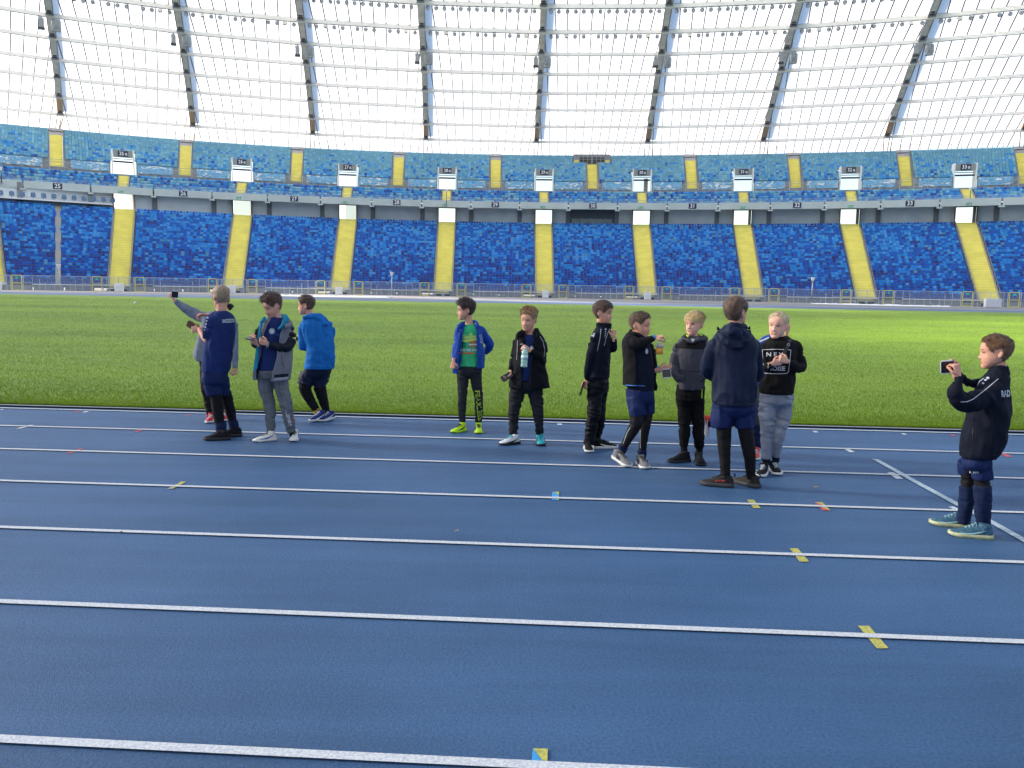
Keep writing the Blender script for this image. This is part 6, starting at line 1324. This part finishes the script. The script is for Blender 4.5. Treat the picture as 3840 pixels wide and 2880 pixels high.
# ---------- K: black printed sweatshirt
K = Person(C4, 'fair short-haired person in a black printed sweatshirt with hands clasped', SKINF)
h1, t1, h2, t2 = K.ground(880, 1448)+Vector((0, .06, 0)), K.ground(808, 1485), K.ground(955, 1440)+Vector((0, .12, 0)), K.ground(975, 1478); K.setY([h1, h2]); K.Y -= .04
tor = [(900, 822, 1088, .125, 0), (815, 822, 1092, .13, 0), (720, 826, 1105, .135, 0), (600, 835, 1115, .13, 0), (500, 842, 1125, .12, 0), (430, 862, 1115, .105, 0), (395, 895, 1075, .08, 0), (375, 930, 1035, .065, 0)]
a1 = [(1108, 455, 0, 48), (1140, 540, 0, 46), (1150, 610, -.05, 46), (1100, 610, -.14, 38), (1045, 575, -.19, 30)]; a2 = [(872, 460, 0, 46), (862, 550, -.02, 42), (868, 615, -.1, 38), (925, 590, -.18, 30)]
l1 = [(890, 900, 0, 76), (885, 1000, 0, 64), (882, 1110, 0, 56), (880, 1220, 0, 46), (880, 1325, .02, 37)]; l2 = [(1015, 900, 0, 76), (1008, 1000, 0, 66), (985, 1110, -.02, 58), (965, 1220, .0, 46), (955, 1312, .04, 36)]
hd = K.head(972, 288, -.01, -20, 2, -3)
K.body(tor, [a1, a2, l1, l2], [(975, 410, 0, 46), (975, 370, 0, 42), (975, 320, 0, 42)], [(K.P(1046, 572, -.19), W(-1, -.35, -.1), W(0, -1, 0), W(-.2, .2, .9), .145, (60, 65, 45)), (K.P(924, 590, -.18), W(1, -.3, -.1), W(.1, -1, -.1), W(.2, .2, .9), .145, (30, 35, 30))], hd, .228,
       dict(color='b0946c', color2='dcc8a2', top=.035, side=.010, length=.07, tufts=1620, nape=.2, comb=(.5, .3, .1), mess=.2, seed=38, front=.83, temple=.62, face=dict(brow='a08560', smile=.8, open_=.004)))
F_bs = fabric('sweat_black', '1a1819')
sw = K.cloth('sweatshirt', F_bs, [a1, a2], tor[1:], wr=(.009, 11, 9)); K.cloth('hem', F_bs, [], [(820, 824, 1090, .132, 0), (785, 826, 1094, .136, 0)], smooth=1, wr=None, parent=sw)
jg = K.cloth('joggers', fabric('jogger_grey', '9aa0ae', .75), [l1, l2], [(905, 820, 1090, .125, 0), (800, 830, 1084, .12, 0)], wr=(.010, 10, 18))
for (u, v, dy, r) in ((878, 1322, .02, 36), (953, 1308, .05, 33)): K.cloth('cuff', F_navyd, [[(u, v, dy, r), (u, v+50, dy, r-4)]], None, wr=(.004, 18, 50))
K.write('N E W', 955, 518, 44, M_print, sw, sx=1.25, bold=.02); K.write('NOISE', 955, 628, 48, M_print, sw, sx=1.05, bold=.02, rot=1)
for q in (((848, 480), (960, 476), (1070, 482)), ((848, 480), (851, 560), (860, 662)), ((1070, 482), (1062, 560), (1052, 640)), ((860, 662), (960, 668), (1040, 664), (1056, 640))): K.ribbon(q, 4.5, M_print, sw, 'frame_line')
K.ribbon([(1068, 400), (1045, 450), (1012, 520)], 26, mat('strap_black', '0e0e10', .5), sw, 'strap', off=.006); K.ribbon([(1040, 436), (1056, 430), (1062, 446), (1048, 452), (1040, 436)], 3, M_stripe, sw, 'buckle', off=.01)
M_kn = fabric('knit_dark_grey', '26272b', .8); shoe(K, h1, t1, M_kn, M_rubw, None, M_print, ln=.24, chunky=1.1); shoe(K, h2, t2+Vector((0, -.05, 0)), M_kn, M_rubw, None, M_print, ln=.24, chunky=1.1)

# ---------- L: mostly hidden behind, one leg bent back
Lh = Person(C4, 'person mostly hidden behind the group, orange shoes, one foot lifted back')
h1, t1 = Lh.ground(800, 1322)+Vector((0, .08, 0)), Lh.ground(770, 1322)+Vector((0, -.02, 0)); Lh.setY([h1, h1]); Lh.Y += .02
tor = [(900, 790, 1010, .11, 0), (760, 800, 1040, .12, 0), (560, 815, 1060, .12, 0), (440, 820, 1070, .11, 0), (385, 850, 1040, .09, 0), (362, 900, 1000, .06, 0)]
l1 = [(850, 860, 0, 66), (808, 960, 0, 56), (800, 1060, 0, 46), (800, 1150, 0, 44), (806, 1250, 0, 34)]; l2 = [(800, 900, .1, 66), (700, 980, .15, 56), (640, 1040, .2, 44), (520, 1050, .22, 38), (430, 1048, .22, 30)]
a1 = [(850, 430, 0, 44), (830, 560, .02, 36), (840, 680, 0, 30)]; a2 = [(1050, 430, 0, 44), (1075, 560, .05, 36), (1040, 640, 0, 30)]
hd = Lh.head(972, 285, 0, 10, 0)
Lh.body(tor, [a1, a2, l1, l2], [(955, 400, 0, 44), (960, 340, 0, 42)], [(Lh.P(1038, 345, -.12), W(.1, -1, 0), W(-1, 0, 0), W(0, 0, 1), .13, (20, 30, 30))], hd, .205, dict(color='b09468', top=.03, side=.012, length=.05, tufts=360, seed=41, face=dict()))
je = Lh.cloth('jersey', fabric('jersey_blue', '2a4fa8'), [a1, a2], tor[1:]); Lh.ribbon([(822, 418), (900, 385)], 10, M_stripe, je, 'shoulder_line')
Lh.cloth('tights', fabric('tights_grey', '5c6068'), [l1[:3], l2[:3]], tor[:2]); Lh.cloth('sock', F_sock, [[(800, 1050, 0, 48)]+l1[3:]], None, wr=(.005, 14, 30)); Lh.cloth('sock', F_sock, [[(640, 1040, .2, 44), (520, 1050, .22, 40), (440, 1050, .22, 34), (415, 1050, .22, 32)]], None, wr=(.005, 14, 30))
M_or = mat('shoe_orange', 'd8432a', .5, var=(14, .12)); shoe(Lh, h1+Vector((.02, 0, 0)), t1+Vector((-.0, -.06, 0)), M_or, M_rubw, M_rubw, M_print, ln=.23)
hh = Lh.P(392, 1012, .22); shoe(Lh, hh+Vector((-.03, .0, .02)), Lh.P(398, 1110, .2)+Vector((.0, 0, -.02)), M_or, M_rubw, M_rubw, M_print, ln=.22, up=Vector((1, 0, 0)))

# ---------- M: right, taking a picture
M_ = Person(C5, 'person in a navy track jacket holding up a white phone at the right edge')
h1, t1, h2, t2 = M_.ground(606, 1550), M_.ground(322, 1520), M_.ground(452, 1472), M_.ground(190, 1442); M_.setY([h1]); M_.Y += .06
tor = [(1040, 375, 612, .15, 0), (970, 368, 640, .16, 0), (900, 366, 690, .17, 0), (800, 380, 722, .175, 0), (700, 402, 735, .17, 0), (600, 425, 738, .165, 0), (500, 470, 738, .155, 0), (420, 520, 735, .13, 0), (375, 560, 725, .1, 0), (340, 600, 712, .075, 0)]
a1 = [(640, 490, -.1, 82), (560, 540, -.14, 78), (460, 580, -.17, 78), (392, 582, -.2, 76), (350, 530, -.21, 66), (358, 450, -.2, 44), (368, 400, -.19, 30)]; a2 = [(560, 440, .12, 50), (490, 450, .1, 40), (430, 440, .05, 36), (375, 400, -.02, 30), (340, 375, -.06, 24)]
l1 = [(530, 1040, -.02, 82), (532, 1130, -.02, 64), (538, 1220, -.02, 62), (538, 1330, 0, 60), (542, 1430, .02, 52), (548, 1490, .03, 44)]; l2 = [(440, 1040, .12, 66), (435, 1130, .14, 56), (430, 1220, .15, 58), (418, 1320, .16, 54), (402, 1400, .18, 46), (400, 1440, .18, 38)]
hd = M_.head(632, 226, 0, -80, 3)
M_.body(tor, [a1, a2, l1, l2], [(660, 400, 0, 66), (655, 350, 0, 58), (650, 290, 0, 56)], [(M_.P(368, 398, -.19), W(-.25, -1, .05), W(-.8, -.1, -.4), W(-.6, -.1, .7), .15, (60, 60, 40)), (M_.P(338, 372, -.06), W(-.4, -1, .1), W(.6, .1, -.5), W(-.5, 0, -.6), .15, (40, 45, 40))], hd, .218,
        dict(color='553a26', color2='84603f', top=.05, side=.022, length=.085, tufts=3060, nape=.2, comb=(0, .7, .35), mess=.3, seed=45, front=.80, face=dict(brow='7a5a3e', smile=.4)))
jk = M_.cloth('track_jacket', F_trk, [a1], tor[1:], wr=(.012, 9, 8)); M_.cloth('sleeve', F_trk, [a2], None, wr=(.01, 12, 16), parent=jk)
M_.cloth('collar', F_trk, [], [(385, 555, 728, .11, 0), (350, 580, 722, .09, 0), (325, 598, 716, .08, 0)], voxel=.007, smooth=1, parent=jk); M_.cloth('cuff', F_trk, [[(368, 440, -.19, 34), (368, 398, -.19, 31)]], None, voxel=.006, smooth=1, wr=(.003, 20, 60), parent=jk)
M_.cloth('hem', F_trk, [], [(955, 366, 655, .162, 0), (915, 364, 684, .17, 0)], smooth=1, wr=(.003, 20, 4), parent=jk)
M_.ribbon([(648, 415), (560, 490), (470, 560), (430, 577), (382, 580)], 5.5, M_stripe, jk, 'piping'); M_.ribbon([(545, 412), (515, 432), (500, 462)], 4.5, M_stripe, jk, 'piping')
for (u, v, r) in ((573, 410, 12), (557, 424, 9), (541, 447, 9)): M_.disc(u, v, r, M_stripe, jk, 'logo_dot', ry=r*.75)
M_.write('RADZ', 712, 522, 64, M_print, jk, rot=-5, sx=.5, bold=.03)
M_.ribbon([(600, 640), (612, 760), (590, 900)], 3, M_seam, jk, 'seam')
M_.ribbon([(472, 695), (468, 800), (462, 850)], 4, M_phone, jk, 'pocket_zip')
sh = M_.cloth('shorts', F_shorts, [[(520, 1020, -.02, 88), (532, 1080, -.03, 84), (530, 1128, -.03, 78)], [(430, 1010, .12, 70), (420, 1060, .14, 66), (415, 1100, .14, 56)]], [(1040, 372, 612, .14, 0), (940, 380, 610, .13, 0)], wr=(.009, 10, 5))
M_.disc(448, 1077, 9, M_print, sh, 'logo'); M_.disc(448, 1077, 6.5, F_shorts, sh, 'logo_centre', .0045); M_.write('JAKO', 490, 1078, 19, M_print, sh, sx=.9, bold=.02)
M_.cloth('leggings', MATS['legging_charcoal'], [l1[:3], l2[:3]], None, wr=(.005, 12, 50)); 
for l in (l1, l2): M_.cloth('football_sock', fabric('football_sock', '203058', .9), [[(l[2][0], l[2][1]-50, l[2][2], l[2][3]+7)]+[(a, b, c, d+7) for a, b, c, d in l[2:]]], None, wr=(.005, 14, 26))
FR = mat('runner_teal', '3e6a80', .75, var=(60, .35, '244c60'), bump=(220, .6, .002)); MR2 = mat('sole_lime', 'b9bb90', .6, var=(30, .15))
for (h, t, dz) in ((h1, t1, 0), (h2, t2, 0)): shoe(M_, h, t, FR, MR2, mat('runner_pale', '8fb4bc', .5), MATS['runner_pale'] if 'runner_pale' in MATS else None, ln=.262 if h is h1 else .258, chunky=1.15)
phone('phone', M_.P(286, 332, -.12), W(1, -.12, -.15), W(.1, 1, .1)*-1, .082, .088, 'white framed phone held up sideways by the boy at the right edge', M_phw, M_phone)

Ff.ribbon([(845, 960), (822, 1060), (800, 1180), (783, 1400)], 2.5, M_seam, Ff.o, 'seam'); Cc.ribbon([(1085, 960), (1090, 1100), (1118, 1300)], 2.5, mat('seam_grey', '3c4246', .8), Cc.o, 'seam'); Cc.ribbon([(1220, 960), (1238, 1100), (1282, 1300)], 2.5, MATS['seam_grey'], Cc.o, 'seam')
G.ribbon([(250, 790), (245, 1000), (222, 1300)], 2.5, M_seam, G.o, 'seam'); D.ribbon([(1560, 470), (1580, 620), (1600, 840)], 2.5, mat('seam_blue', '125090', .8), D.o, 'seam'); B.ribbon([(650, 380), (672, 460), (665, 520)], 3, M_seam, B.o, 'seam')

# ------------------------------------------------------------ lettering becomes mesh
bpy.context.view_layer.update(); DG = bpy.context.evaluated_depsgraph_get()
for o in [o for o in COL.objects if o.type == 'FONT']:
    me = bpy.data.meshes.new_from_object(o.evaluated_get(DG)); n = bpy.data.objects.new('tmp', me); COL.objects.link(n)
    n.parent = o.parent; n.matrix_parent_inverse = o.matrix_parent_inverse.copy(); n.matrix_basis = o.matrix_basis.copy(); nm_ = o.name; bpy.data.objects.remove(o); n.name = nm_
